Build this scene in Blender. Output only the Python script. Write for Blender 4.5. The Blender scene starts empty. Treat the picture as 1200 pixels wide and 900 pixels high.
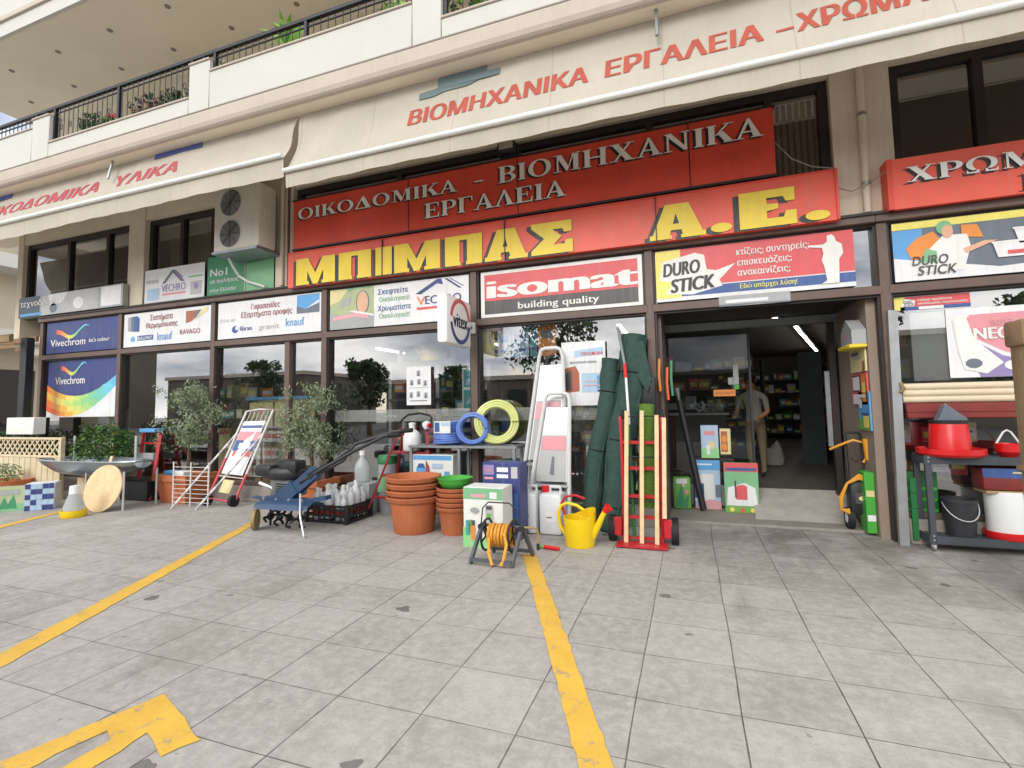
import bpy, bmesh, math, random
from mathutils import Vector, Matrix
from mathutils.geometry import tessellate_polygon
R = math.radians
rnd = random.Random(7)
sc = bpy.context.scene
COL = sc.collection

# ------------------------------------------------------------------ camera
cam_d = bpy.data.cameras.new('camera'); cam = bpy.data.objects.new('camera', cam_d); COL.objects.link(cam)
sc.camera = cam
cr = Vector((0.94060023, 0.33905281, -0.01773126)); cu_ = Vector((0.04083193, -0.06112095, 0.99729483)); cf = Vector((-0.33705186, 0.93877975, 0.07133456))
cam.matrix_world = Matrix(((cr.x, cu_.x, -cf.x, 0), (cr.y, cu_.y, -cf.y, -6.42), (cr.z, cu_.z, -cf.z, 1.5), (0, 0, 0, 1)))
cam_d.sensor_width = 36; cam_d.lens = 576.17 * 36 / 1200; cam_d.shift_y = -14.576 / 1200
cam_d.clip_start = .05; cam_d.clip_end = 600

# ------------------------------------------------------------------ light
SUN_EL, SUN_AZ = 29, 190          # azimuth: compass-like, 180 = from behind the camera
w = bpy.data.worlds.new('World'); sc.world = w; w.use_nodes = True
nt = w.node_tree; nt.nodes.clear()
def N(t, k, **kw):
    n = t.nodes.new(k)
    for a, b in kw.items():
        if a in n.inputs: n.inputs[a].default_value = b
        else: setattr(n, a, b)
    return n
sky = N(nt, 'ShaderNodeTexSky', sky_type='NISHITA', sun_disc=False, sun_elevation=R(SUN_EL), sun_rotation=R(SUN_AZ))
tc = N(nt, 'ShaderNodeTexCoord'); mp = N(nt, 'ShaderNodeMapping'); mp.inputs['Scale'].default_value = (1.6, 1.6, 4.2)
nz = N(nt, 'ShaderNodeTexNoise'); nz.inputs['Scale'].default_value = 1.7; nz.inputs['Detail'].default_value = 7; nz.inputs['Roughness'].default_value = .55
rp = N(nt, 'ShaderNodeValToRGB'); rp.color_ramp.elements[0].position = .27; rp.color_ramp.elements[1].position = .47
nz2 = N(nt, 'ShaderNodeTexNoise'); nz2.inputs['Scale'].default_value = 2.6; nz2.inputs['Detail'].default_value = 5
rp2 = N(nt, 'ShaderNodeValToRGB'); rp2.color_ramp.elements[0].position = .38; rp2.color_ramp.elements[1].position = .62
rp2.color_ramp.elements[0].color = (4.6, 5.0, 5.8, 1); rp2.color_ramp.elements[1].color = (15, 14.6, 14.0, 1)
mx = N(nt, 'ShaderNodeMix', data_type='RGBA'); mx.clamp_result = False
bg = N(nt, 'ShaderNodeBackground'); bg.inputs['Strength'].default_value = .15
wo = N(nt, 'ShaderNodeOutputWorld')
L = nt.links.new
L(tc.outputs['Generated'], mp.inputs[0]); L(mp.outputs[0], nz.inputs[0]); L(mp.outputs[0], nz2.inputs[0])
L(nz.outputs[0], rp.inputs[0]); L(nz2.outputs[0], rp2.inputs[0])
L(rp.outputs[0], mx.inputs[0]); L(sky.outputs[0], mx.inputs[6]); L(rp2.outputs[0], mx.inputs[7])
L(mx.outputs[2], bg.inputs[0]); L(bg.outputs[0], wo.inputs[0])
sun_d = bpy.data.lights.new('sun', 'SUN'); sun_d.energy = 1.5; sun_d.angle = R(26); sun_d.color = (1, .96, .9)
sun = bpy.data.objects.new('sun', sun_d); COL.objects.link(sun)
a = R(SUN_AZ); sd = Vector((math.sin(a) * math.cos(R(SUN_EL)), math.cos(a) * math.cos(R(SUN_EL)), math.sin(R(SUN_EL))))
sun.rotation_euler = sd.to_track_quat('Z', 'Y').to_euler(); sun.location = (0, -20, 30)
sc.view_settings.view_transform = 'Standard'; sc.view_settings.look = 'None'; sc.view_settings.gamma = 1
sc.view_settings.use_curve_mapping = False; sc.view_settings.exposure = .32
sc.cycles.use_denoising = True; sc.cycles.max_bounces = 10; sc.cycles.transparent_max_bounces = 16

# ------------------------------------------------------------------ materials
def hx(s):
    f = lambda v: v / 12.92 if v <= .04045 else ((v + .055) / 1.055) ** 2.4
    return tuple(f(int(s[i:i + 2], 16) / 255) for i in (0, 2, 4))
MATS = {}
def mat(name, col, rough=.55, metal=0., var=.12, scale=6., bump=0., bscale=40., spec=.5, streak=0., dirt=None, trans=0., alpha=1., emit=0.):
    """a Principled material with uneven colour: object-space noise, optional vertical streaks and a dirt colour"""
    if name in MATS: return MATS[name]
    if isinstance(col, str): col = hx(col)
    m = bpy.data.materials.new(name); m.use_nodes = True; t = m.node_tree; p = t.nodes['Principled BSDF']
    p.inputs['Roughness'].default_value = rough; p.inputs['Metallic'].default_value = metal; p.inputs['Specular IOR Level'].default_value = spec
    p.inputs['Transmission Weight'].default_value = trans; p.inputs['Alpha'].default_value = alpha
    l = t.links.new
    c = N(t, 'ShaderNodeTexCoord'); n = N(t, 'ShaderNodeTexNoise', Scale=scale, Detail=6., Roughness=.6); l(c.outputs['Object'], n.inputs[0])
    mr = N(t, 'ShaderNodeMapRange'); mr.inputs[1].default_value = .3; mr.inputs[2].default_value = .7; mr.inputs[3].default_value = 1 - var; mr.inputs[4].default_value = 1 + var * .6
    l(n.outputs[0], mr.inputs[0])
    mm = N(t, 'ShaderNodeMix', data_type='RGBA', blend_type='MULTIPLY'); mm.inputs[0].default_value = 1; mm.inputs[6].default_value = (*col, 1)
    l(mr.outputs[0], mm.inputs[7]); out = mm.outputs[2]
    if streak:
        mpn = N(t, 'ShaderNodeMapping'); mpn.inputs['Scale'].default_value = (7, 7, .35); l(c.outputs['Object'], mpn.inputs[0])
        n2 = N(t, 'ShaderNodeTexNoise', Scale=3., Detail=5., Roughness=.65); l(mpn.outputs[0], n2.inputs[0])
        r2 = N(t, 'ShaderNodeMapRange'); r2.inputs[1].default_value = .5; r2.inputs[2].default_value = .75; r2.inputs[3].default_value = 0; r2.inputs[4].default_value = streak
        l(n2.outputs[0], r2.inputs[0])
        m2 = N(t, 'ShaderNodeMix', data_type='RGBA'); m2.inputs[7].default_value = (*(dirt or (.12, .105, .085)), 1); l(r2.outputs[0], m2.inputs[0]); l(out, m2.inputs[6]); out = m2.outputs[2]
    l(out, p.inputs['Base Color'])
    if emit:
        l(out, p.inputs['Emission Color']); p.inputs['Emission Strength'].default_value = emit
    if bump:
        nb = N(t, 'ShaderNodeTexNoise', Scale=bscale, Detail=5.); l(c.outputs['Object'], nb.inputs[0])
        b = N(t, 'ShaderNodeBump', Strength=bump, Distance=.01); l(nb.outputs[0], b.inputs['Height']); l(b.outputs[0], p.inputs['Normal'])
    MATS[name] = m; return m
def glass_mat(name, tint=(.93, .96, .95), refl=1.0, rough=.0):
    m = bpy.data.materials.new(name); m.use_nodes = True; t = m.node_tree; t.nodes.clear(); l = t.links.new
    o = N(t, 'ShaderNodeOutputMaterial'); tr = N(t, 'ShaderNodeBsdfTransparent'); tr.inputs[0].default_value = (*tint, 1)
    g = N(t, 'ShaderNodeBsdfGlossy'); g.inputs['Roughness'].default_value = rough; g.inputs[0].default_value = (.97, .98, 1, 1)
    f = N(t, 'ShaderNodeFresnel'); f.inputs[0].default_value = 1.55
    ml = N(t, 'ShaderNodeMath', operation='MULTIPLY_ADD'); ml.inputs[1].default_value = 1.6 * refl; ml.inputs[2].default_value = .23 * refl; ml.use_clamp = True
    mx = N(t, 'ShaderNodeMixShader'); l(f.outputs[0], ml.inputs[0]); l(ml.outputs[0], mx.inputs[0]); l(tr.outputs[0], mx.inputs[1]); l(g.outputs[0], mx.inputs[2]); l(mx.outputs[0], o.inputs[0])
    MATS[name] = m; return m

# ------------------------------------------------------------------ mesh builder
_txt = {}; _adv = {}; _B = {}
def _raw(s, shear=0.):
    """outline loops of the built-in font, filled loop by loop; the third number is a tiny layer for parts that overlap"""
    if s == 'σ':                                 # its outline crosses itself: a ring and a bar instead
        v, f = _raw('ο', shear); n = len(v); return v + [(.3, .465, 1), (.6, .465, 1), (.6, .54, 1), (.3, .54, 1)], f + [(n, n + 1, n + 2, n + 3)]
    cu = bpy.data.curves.new('lettering', 'FONT'); cu.body = s; cu.shear = shear; cu.resolution_u = 4; cu.fill_mode = 'NONE'
    o = bpy.data.objects.new('lettering', cu); COL.objects.link(o)
    me = bpy.data.meshes.new_from_object(o.evaluated_get(bpy.context.evaluated_depsgraph_get()))
    nb = {}
    for e in me.edges:
        i, j = e.vertices; nb.setdefault(i, []).append(j); nb.setdefault(j, []).append(i)
    P = [(p.co.x, p.co.y) for p in me.vertices]; seen = set(); loops = []
    if P: _B[s] = (min(p[0] for p in P), max(p[0] for p in P))
    for i in nb:
        if i in seen: continue
        lp = [i]; seen.add(i); k = i
        while True:
            n = [q for q in nb[k] if q not in seen]
            if not n: break
            k = n[0] if len(lp) > 1 or (lp[0] + 1) not in n else lp[0] + 1; seen.add(k); lp.append(k)
        if len(lp) > 2: loops.append([P[q] for q in lp])
    bpy.data.objects.remove(o); bpy.data.curves.remove(cu); bpy.data.meshes.remove(me)
    area = lambda lp: sum(lp[i][0] * lp[(i + 1) % len(lp)][1] - lp[(i + 1) % len(lp)][0] * lp[i][1] for i in range(len(lp))) / 2
    def inside(p, lp):
        c = False
        for i in range(len(lp)):
            (x0, y0), (x1, y1) = lp[i], lp[(i + 1) % len(lp)]
            if (y0 > p[1]) != (y1 > p[1]) and p[0] < (x1 - x0) * (p[1] - y0) / (y1 - y0) + x0: c = not c
        return c
    if not loops: return [], []
    sg = area(max(loops, key=lambda l_: abs(area(l_)))) > 0
    outer = [l_ for l_ in loops if (area(l_) > 0) == sg]; holes = [l_ for l_ in loops if (area(l_) > 0) != sg]
    V, F = [], []
    for k, lp in enumerate(outer):
        grp = [lp] + [h for h in holes if inside(h[0], lp)]; pts = [p for l_ in grp for p in l_]; n = len(V)
        for t in tessellate_polygon([[Vector((*p, 0)) for p in l_] for l_ in grp]):
            (ax, ay), (bx, by), (cx, cy) = (pts[i] for i in t); d = (bx - ax) * (cy - ay) - (by - ay) * (cx - ax)
            if abs(d) > 1e-9: F.append(tuple(i + n for i in (t if d > 0 else t[::-1])))
        V += [(p[0], p[1], k) for p in pts]
    return V, F
def _wid(s): _raw(s); return _B[s][1] - _B[s][0]
def text_shape(s, bold=.0, shear=0.):
    """lettering set one letter at a time, so that neighbours never run into each other"""
    k = (s, shear)
    if k in _txt: return _txt[k]
    V, F, x = [], [], 0.
    for ch in s:
        if (ch, shear) not in _txt: _txt[(ch, shear)] = _raw(ch, shear) if ch != ' ' else ([], [])
        if ch not in _adv: _adv[ch] = _wid('H' + ch + 'H') - _wid('HH')
        v, f = _txt[(ch, shear)]; n = len(V); V = V + [(p[0] + x, p[1], p[2]) for p in v]; F = F + [tuple(i + n for i in q) for q in f]; x += _adv[ch] + .012
    if len(s) > 1: _txt[k] = (V, F)
    return V, F
def ell(cx, cy, rx, ry, n=20, a0=0, a1=360):
    m = n if a1 - a0 >= 360 else n + 1
    return [(cx + rx * math.cos(R(a0 + (a1 - a0) * i / n)), cy + ry * math.sin(R(a0 + (a1 - a0) * i / n))) for i in range(m)]
class MB:
    def __init__(s, org=(0, 0, 0)):
        s.v = []; s.f = []; s.mi = []; s.mats = []; s.M = Matrix.Identity(4); s.o = Vector(org)
    def mid(s, m):
        if isinstance(m, str): m = MATS[m]
        if m not in s.mats: s.mats.append(m)
        return s.mats.index(m)
    def add(s, vs, fs, m):
        b = len(s.v); k = s.mid(m)
        s.v += [s.M @ Vector(p) for p in vs]; s.f += [tuple(i + b for i in q) for q in fs]; s.mi += [k] * len(fs); return s
    def box(s, x0, x1, y0, y1, z0, z1, m, c=0.):
        if c <= 0:
            return s.add([(x0, y0, z0), (x1, y0, z0), (x1, y1, z0), (x0, y1, z0), (x0, y0, z1), (x1, y0, z1), (x1, y1, z1), (x0, y1, z1)],
                  [(0, 3, 2, 1), (4, 5, 6, 7), (0, 1, 5, 4), (1, 2, 6, 5), (2, 3, 7, 6), (3, 0, 4, 7)], m)
        bm = bmesh.new(); bmesh.ops.create_cube(bm, size=1)
        for p in bm.verts: p.co = Vector(((x0 + x1) / 2 + p.co.x * (x1 - x0), (y0 + y1) / 2 + p.co.y * (y1 - y0), (z0 + z1) / 2 + p.co.z * (z1 - z0)))
        c = min(c, .45 * min(x1 - x0, y1 - y0, z1 - z0))
        bmesh.ops.bevel(bm, geom=list(bm.edges), offset=c, segments=2 if c > .012 else 1, affect='EDGES', profile=.5)
        return s.bm(bm, m)
    def bm(s, bm, m):
        bm.verts.index_update(); s.add([p.co.copy() for p in bm.verts], [tuple(p.index for p in q.verts) for q in bm.faces], m); bm.free(); return s
    def beam(s, p, q, wd, ht, m, up=(0, 0, 1)):
        p, q = Vector(p), Vector(q); d = (q - p).normalized(); u = Vector(up)
        if abs(d.dot(u)) > .98: u = Vector((1, 0, 0))
        r = d.cross(u).normalized() * wd / 2; u = r.cross(d).normalized() * ht / 2
        return s.add([p - r - u, p + r - u, p + r + u, p - r + u, q - r - u, q + r - u, q + r + u, q - r + u],
              [(0, 3, 2, 1), (4, 5, 6, 7), (0, 1, 5, 4), (1, 2, 6, 5), (2, 3, 7, 6), (3, 0, 4, 7)][::1], m)
    def tube(s, pts, r, m, n=8, closed=False, cap=True):
        P = [Vector(p) for p in pts]; k = len(P); rr = r if isinstance(r, (list, tuple)) else [r] * k
        vs = []; u = None
        for i in range(k):
            d = (P[(i + 1) % k] - P[i - 1]) if closed else (P[min(i + 1, k - 1)] - P[max(i - 1, 0)])
            d.normalize()
            if u is None: u = d.orthogonal().normalized()
            u = (u - d * u.dot(d)); u = u.normalized() if u.length > 1e-6 else d.orthogonal().normalized()
            b = d.cross(u)
            vs += [P[i] + (u * math.cos(2 * math.pi * j / n) + b * math.sin(2 * math.pi * j / n)) * rr[i] for j in range(n)]
        fs = []
        for i in range(k if closed else k - 1):
            A, B = i * n, ((i + 1) % k) * n
            fs += [(A + j, A + (j + 1) % n, B + (j + 1) % n, B + j) for j in range(n)]
        if cap and not closed: fs += [tuple(range(n))[::-1], tuple(range((k - 1) * n, k * n))]
        return s.add(vs, fs, m)
    def lathe(s, prof, m, n=28, cx=0, cy=0, sx=1, sy=1):
        vs = []; fs = []; k = len(prof)
        for r, z in prof: vs += [(cx + sx * r * math.cos(2 * math.pi * j / n), cy + sy * r * math.sin(2 * math.pi * j / n), z) for j in range(n)]
        for i in range(k - 1): fs += [(i * n + j, i * n + (j + 1) % n, (i + 1) * n + (j + 1) % n, (i + 1) * n + j) for j in range(n)]
        if prof[0][0] > 1e-4: fs.append(tuple(range(n))[::-1])
        if prof[-1][0] > 1e-4: fs.append(tuple(range((k - 1) * n, k * n)))
        return s.add(vs, fs, m)
    def plate(s, loops, m, y=0., d=0., mside=None):
        """a flat polygon in the x-z plane facing -y, with holes, and d thick towards +y"""
        L3 = [[Vector((p[0], p[1], 0)) for p in lp] for lp in loops]
        T = tessellate_polygon(L3); pts = [p for lp in L3 for p in lp]
        fs = []
        for t in T:
            a, b, c = (pts[i] for i in t)
            fs.append(tuple(t) if (b - a).cross(c - a).z > 0 else tuple(t)[::-1])
        s.add([(p.x, y, p.y) for p in pts], fs, m)
        if d > 0:
            for k, lp in enumerate(L3):
                n = len(lp); ar = sum(lp[i].x * lp[(i + 1) % n].y - lp[(i + 1) % n].x * lp[i].y for i in range(n))
                vs = [(p.x, y, p.y) for p in lp] + [(p.x, y + d, p.y) for p in lp]
                q = [(i, i + n, (i + 1) % n + n, (i + 1) % n) for i in range(n)]
                if (ar > 0) == (k > 0): q = [t[::-1] for t in q]
                s.add(vs, q, mside or m)
        return s
    def rect(s, x0, x1, z0, z1, m, y): return s.add([(x0, y, z0), (x1, y, z0), (x1, y, z1), (x0, y, z1)], [(0, 1, 2, 3)], m)
    def text(s, t, x, z, h, m, y, width=None, al='l', bold=.018, shear=0., rot=0., capfit=True):
        v, f = text_shape(t, 0., shear)
        if not v: return s
        x0 = min(p[0] for p in v); x1 = max(p[0] for p in v)
        k = h / .73; kx = k if width is None else width / (x1 - x0)
        wd = (x1 - x0) * kx; ox = x - {'l': 0, 'c': wd / 2, 'r': wd}[al]
        ca, sa = math.cos(R(rot)), math.sin(R(rot))
        for n_, dx in enumerate((0, -bold, bold, -bold * .5, bold * .5) if bold > .0 else (0,)):
            vs = []
            for p in v:
                X, Z = (p[0] - x0 + dx) * kx, p[1] * k
                vs.append((ox + X * ca - Z * sa, y - .0003 * n_ - .00015 * p[2], z + X * sa + Z * ca))
            s.add(vs, f, m)
        return s
    def build(s, name, parent=None, smooth=True, ang=38):
        me = bpy.data.meshes.new(name)
        me.from_pydata([p - s.o for p in s.v], [], s.f)
        for m in s.mats: me.materials.append(m)
        me.polygons.foreach_set('material_index', s.mi)
        me.update()
        if smooth and len(me.polygons):
            me.shade_smooth(); me.set_sharp_from_angle(angle=R(ang))
        o = bpy.data.objects.new(name, me); COL.objects.link(o)
        if parent: o.parent = parent
        return o
def tag(o, label=None, cat=None, group=None, kind=None):
    if label: o['label'] = label
    if cat: o['category'] = cat
    if group: o['group'] = group
    if kind: o['kind'] = kind
    return o
def thing(name, label, cat, loc=(0, 0, 0), rz=0, group=None):
    o = bpy.data.objects.new(name, None); COL.objects.link(o); o.location = loc; o.rotation_euler = (0, 0, R(rz)); o.empty_display_size = .1
    return tag(o, label, cat, group)
def solo(mb, name, label, cat, group=None, loc=None, rz=0, **kw):
    """a thing that is one mesh; without loc its origin goes to the middle of its foot"""
    if loc is None:
        xs = [p.x for p in mb.v]; ys = [p.y for p in mb.v]; zs = [p.z for p in mb.v]
        mb.o = Vector(((min(xs) + max(xs)) / 2, (min(ys) + max(ys)) / 2, min(zs)))
        o = mb.build(name, **kw); o.location = mb.o
    else:
        o = mb.build(name, **kw); o.location = loc; o.rotation_euler = (0, 0, R(rz))
    return tag(o, label, cat, group)
def struct(mb, name, **kw): return tag(mb.build(name, **kw), kind='structure')
def dup(o, loc=None, rz=None, label=None, parent=None):
    c = o.copy(); COL.objects.link(c)
    if parent: c.parent = parent
    if loc is not None: c.location = loc
    if rz is not None: c.rotation_euler = (0, 0, R(rz))
    if label: c['label'] = label
    for ch in o.children: dup(ch, parent=c)
    return c
def leaves(mb, centre, rad, n, size, m, asp=.35, flat=.0, r=rnd, shell=.0, up=.3):
    """n small leaf-shaped faces through an ellipsoid"""
    cx, cy, cz = centre
    ms = m if isinstance(m, (list, tuple)) else [m]
    for i in range(n):
        while True:
            p = Vector((r.uniform(-1, 1), r.uniform(-1, 1), r.uniform(-1, 1)))
            if shell <= p.length <= 1: break
        q = Vector((cx + p.x * rad[0], cy + p.y * rad[1], cz + p.z * rad[2]))
        d = Vector((r.gauss(0, 1), r.gauss(0, 1), r.gauss(0, 1) + up)).normalized(); e = d.orthogonal().normalized(); e = Matrix.Rotation(r.uniform(0, 6.3), 3, d) @ e
        s = size * r.uniform(.7, 1.3)
        mb.add([q - d * s * .5, q + e * s * asp * .5, q + d * s * .5, q - e * s * asp * .5], [(0, 1, 2, 3)], r.choice(ms))
    return mb
def noisy_branch(a, b, k=4, j=.03, r=rnd):
    a, b = Vector(a), Vector(b)
    return [a.lerp(b, i / k) + (Vector((r.uniform(-j, j), r.uniform(-j, j), 0)) if 0 < i < k else Vector((0, 0, 0))) for i in range(k + 1)]
# ------------------------------------------------------------------ palette
mat('frame_brown', '64524a', .5, var=.18, scale=5, streak=.25, dirt=(.12, .10, .085))
mat('frame_dark', '2a221f', .5, var=.15)
mat('plaster_white', 'c2c1bb', .85, var=.05, scale=1.2, streak=.10, dirt=(.45, .42, .36), bump=.08, bscale=60)
mat('plaster_beige', 'd8ccb8', .85, var=.07, scale=1.5, streak=.22, dirt=(.25, .21, .16), bump=.1, bscale=60)
mat('soffit_paint', 'e9dfcb', .85, var=.06, scale=.8)
mat('moulding_paint', 'b9aea2', .8, var=.07, scale=2, streak=.2, dirt=(.3, .26, .21))
mat('iron_black', '1d1e25', .45, metal=.2, var=.2)
mat('dark_interior', '3a3630', .9, var=.2)
mat('inner_wall', '857e70', .9, var=.15, scale=1.5)
mat('inner_ceiling', '8d877a', .9, var=.1)
mat('inner_floor', '57524b', .6, var=.2, scale=3)
mat('concrete', '8f8a82', .85, var=.18, scale=4, bump=.25, bscale=30)
mat('steel_grey', '9aa0a3', .4, metal=.6, var=.12, streak=.25, dirt=(.2, .13, .08))
mat('white_paint', 'dcdcd8', .45, var=.06)
mat('black_rubber', '17171a', .7, var=.2)
mat('dark_metal', '33373b', .45, metal=.4, var=.2)
mat('lamp_white', 'ffffff', .5, var=0, emit=9)
mat('curtain', 'a39a88', .9, var=.2, scale=3)
glass_mat('shop_glass', (.95, .975, .97), 1.0)
glass_mat('upper_glass', (.8, .79, .75), .6)
glass_mat('door_glass', (.78, .84, .82), .14)

# ------------------------------------------------------------------ ground: one tiled sheet out to the horizon
m = bpy.data.materials.new('paving_tiles'); m.use_nodes = True; t = m.node_tree; p = t.nodes['Principled BSDF']; l = t.links.new
c = N(t, 'ShaderNodeTexCoord'); sx = N(t, 'ShaderNodeSeparateXYZ'); l(c.outputs['Object'], sx.inputs[0])
warp = N(t, 'ShaderNodeTexNoise', Scale=.9, Detail=2.); l(c.outputs['Object'], warp.inputs[0])
def math_(op, a, b=None, cl=False):
    n = N(t, 'ShaderNodeMath', operation=op); n.use_clamp = cl
    for i, q in enumerate((a, b)):
        if q is None: continue
        if isinstance(q, (int, float)): n.inputs[i].default_value = q
        else: l(q, n.inputs[i])
    return n.outputs[0]
wob = math_('MULTIPLY', math_('SUBTRACT', warp.outputs[0], .5), .03)
TX, TY = .4945, .4685
ux = math_('DIVIDE', math_('ADD', math_('SUBTRACT', sx.outputs[0], .178), wob), TX)
uy = math_('DIVIDE', math_('ADD', math_('ADD', sx.outputs[1], 4.2), wob), TY)
ix, iy = math_('FLOOR', ux), math_('FLOOR', uy)
fx = math_('ABSOLUTE', math_('SUBTRACT', math_('FRACT', math_('ADD', ux, .5)), .5))
fy = math_('ABSOLUTE', math_('SUBTRACT', math_('FRACT', math_('ADD', uy, .5)), .5))
jn = N(t, 'ShaderNodeTexNoise', Scale=5., Detail=4.); l(c.outputs['Object'], jn.inputs[0])
wj = math_('ADD', .001, math_('MULTIPLY', jn.outputs[0], .0155))
jx = math_('SUBTRACT', 1.0, math_('DIVIDE', fx, wj), True)
jy = math_('SUBTRACT', 1.0, math_('DIVIDE', fy, math_('MULTIPLY', wj, .8)), True)
jy = math_('MULTIPLY', jy, .8)
joint = math_('MAXIMUM', jx, jy)
js = N(t, 'ShaderNodeMapRange'); js.inputs[1].default_value = 0; js.inputs[2].default_value = .45; l(joint, js.inputs[0])
jstr = N(t, 'ShaderNodeTexNoise', Scale=1.1, Detail=3.); l(c.outputs['Object'], jstr.inputs[0])
jm = math_('MULTIPLY', js.outputs[0], math_('ADD', .30, jstr.outputs[0]), True)
cmb = N(t, 'ShaderNodeCombineXYZ'); l(ix, cmb.inputs[0]); l(iy, cmb.inputs[1])
wn = N(t, 'ShaderNodeTexWhiteNoise', noise_dimensions='2D'); l(cmb.outputs[0], wn.inputs['Vector'])
def noise(scale, detail=6., rough=.6, src=None):
    n = N(t, 'ShaderNodeTexNoise', Scale=scale, Detail=detail, Roughness=rough); l(src or c.outputs['Object'], n.inputs[0]); return n.outputs[0]
def mrange(v, a, b, x, y):
    n = N(t, 'ShaderNodeMapRange'); l(v, n.inputs[0])
    for i, q in enumerate((a, b, x, y)): n.inputs[1 + i].default_value = q
    return n.outputs[0]
def mixc(f, a, b, blend='MIX'):
    n = N(t, 'ShaderNodeMix', data_type='RGBA', blend_type=blend)
    for i, q in ((0, f), (6, a), (7, b)):
        if isinstance(q, (int, float)): n.inputs[i].default_value = q
        elif isinstance(q, tuple): n.inputs[i].default_value = (*q, 1)
        else: l(q, n.inputs[i])
    return n.outputs[2]
base = mixc(wn.outputs[0], hx('989590'), hx('aaa7a2'))
base = mixc(mrange(noise(2.2), .38, .7, 0, .5), base, hx('8a857f'))
base = mixc(mrange(noise(14, 8, .7), .42, .66, 0, .6), base, hx('bab6b1'))
base = mixc(mrange(noise(55, 4, .6), .5, .75, 0, .35), base, hx('787570'))
base = mixc(mrange(noise(.55, 4, .6), .55, .75, 0, .5), base, hx('807b75'))
# dark gum and oil spots
vo = N(t, 'ShaderNodeTexVoronoi', feature='F1', Scale=2.3, Randomness=1.); vmap = N(t, 'ShaderNodeMapping'); vmap.inputs['Scale'].default_value = (1, 1.5, 1)
vw = N(t, 'ShaderNodeTexNoise', Scale=9., Detail=3.); l(c.outputs['Object'], vw.inputs[0])
va = N(t, 'ShaderNodeVectorMath', operation='MULTIPLY_ADD'); l(vw.outputs['Color'], va.inputs[0]); va.inputs[1].default_value = (.12, .12, 0); l(c.outputs['Object'], va.inputs[2])
l(va.outputs[0], vo.inputs[0])
vsz = mrange(vo.outputs['Color'], .4, .8, 0, .13)
sp = math_('GREATER_THAN', vsz, vo.outputs['Distance'])
base = mixc(math_('MULTIPLY', sp, .62), base, hx('35322f'))
vo2 = N(t, 'ShaderNodeTexVoronoi', feature='F1', Scale=7., Randomness=1.); l(va.outputs[0], vo2.inputs[0])
sp2 = math_('GREATER_THAN', mrange(vo2.outputs['Color'], .5, .85, 0, .11), vo2.outputs['Distance'])
base = mixc(math_('MULTIPLY', sp2, .4), base, hx('4a4541'))
def edge(sock, a, b): return mrange(sock, a, b, 0, 1)
door = math_('MULTIPLY', math_('MULTIPLY', edge(sx.outputs[1], -2.6, -.2), math_('MULTIPLY', edge(sx.outputs[0], -.6, .4), edge(sx.outputs[0], 4.2, 2.0))), mrange(noise(1.6, 6, .7), .38, .62, 0, .75))
base = mixc(door, base, hx('5f5953'))                 # trodden dirt in front of the entrance
base = mixc(mrange(noise(3.1, 9, .75), .56, .72, 0, .32), base, hx('5d5853'))
tm = N(t, 'ShaderNodeMapping'); tm.inputs['Scale'].default_value = (2.6, .22, 1); tm.inputs['Rotation'].default_value = (0, 0, R(24)); l(c.outputs['Object'], tm.inputs[0])
base = mixc(math_('MULTIPLY', mrange(noise(1.5, 7, .7, tm.outputs[0]), .56, .70, 0, .5), mrange(noise(.45, 2), .45, .6, 0, 1)), base, hx('6a655f'))   # tyre scuffs
base = mixc(mrange(noise(.8, 5, .7), .56, .68, 0, .45), base, hx('7f7a72'))
col = mixc(jm, base, hx('403b36'))
l(col, p.inputs['Base Color']); p.inputs['Roughness'].default_value = .72; p.inputs['Specular IOR Level'].default_value = .35
bp = N(t, 'ShaderNodeBump', Strength=.5, Distance=.006)
hgt = math_('SUBTRACT', math_('ADD', math_('MULTIPLY', noise(30, 6), .35), math_('MULTIPLY', wn.outputs[0], .25)), jm)
l(hgt, bp.inputs['Height']); l(bp.outputs[0], p.inputs['Normal'])
MATS['paving_tiles'] = m
g = MB(); g.rect(0, 1, 0, 1, 'paving_tiles', 0); g.v = [Vector((x, y, 0)) for x, y in ((-150, -150), (150, -150), (150, 150), (-150, 150))]
ground = struct(g, 'ground', smooth=False)
# painted bay lines and arrow: worn yellow paint
m = mat('yellow_paint', 'd9ae48', .6, var=.12, scale=4, spec=.3); t = m.node_tree; l = t.links.new; p = t.nodes['Principled BSDF']
c = N(t, 'ShaderNodeTexCoord')
src = p.inputs['Base Color'].links[0].from_socket
col = mixc(mrange(noise(9, 8, .75), .56, .66, 0, .8), src, hx('8d8880')); col = mixc(mrange(noise(40, 5, .7), .56, .7, 0, .5), col, hx('9a8b60')); l(col, p.inputs['Base Color'])
def paint(name, pts, z=.004):
    q = []; r = random.Random(len(pts) + int(pts[0][0] * 10))
    for i in range(len(pts)):                              # ragged, hand rolled edges
        A, B = Vector(pts[i]), Vector(pts[(i + 1) % len(pts)]); k = max(1, int((B - A).length / .06)); nrm = Vector((-(B - A).y, (B - A).x)).normalized()
        q += [A.lerp(B, j / k) + nrm * r.gauss(0, .0035) for j in range(k)]
    g = MB(); g.plate([[(a.x, a.y) for a in q]], 'yellow_paint'); g.v = [Vector((p.x, p.z, z)) for p in g.v]; return struct(g, name, smooth=False)
paint('road_marking', [(-1.66, -1.58), (-.36, -4.62), (-.22, -4.58), (-1.525, -1.54)])
paint('road_marking', [(-5.72, -1.13), (-3.90, -5.05), (-3.74, -4.97), (-5.60, -1.1)])
paint('road_marking', [(-9.36, -1.38), (-8.79, -2.72), (-8.63, -2.66), (-9.22, -1.38)])
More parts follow.
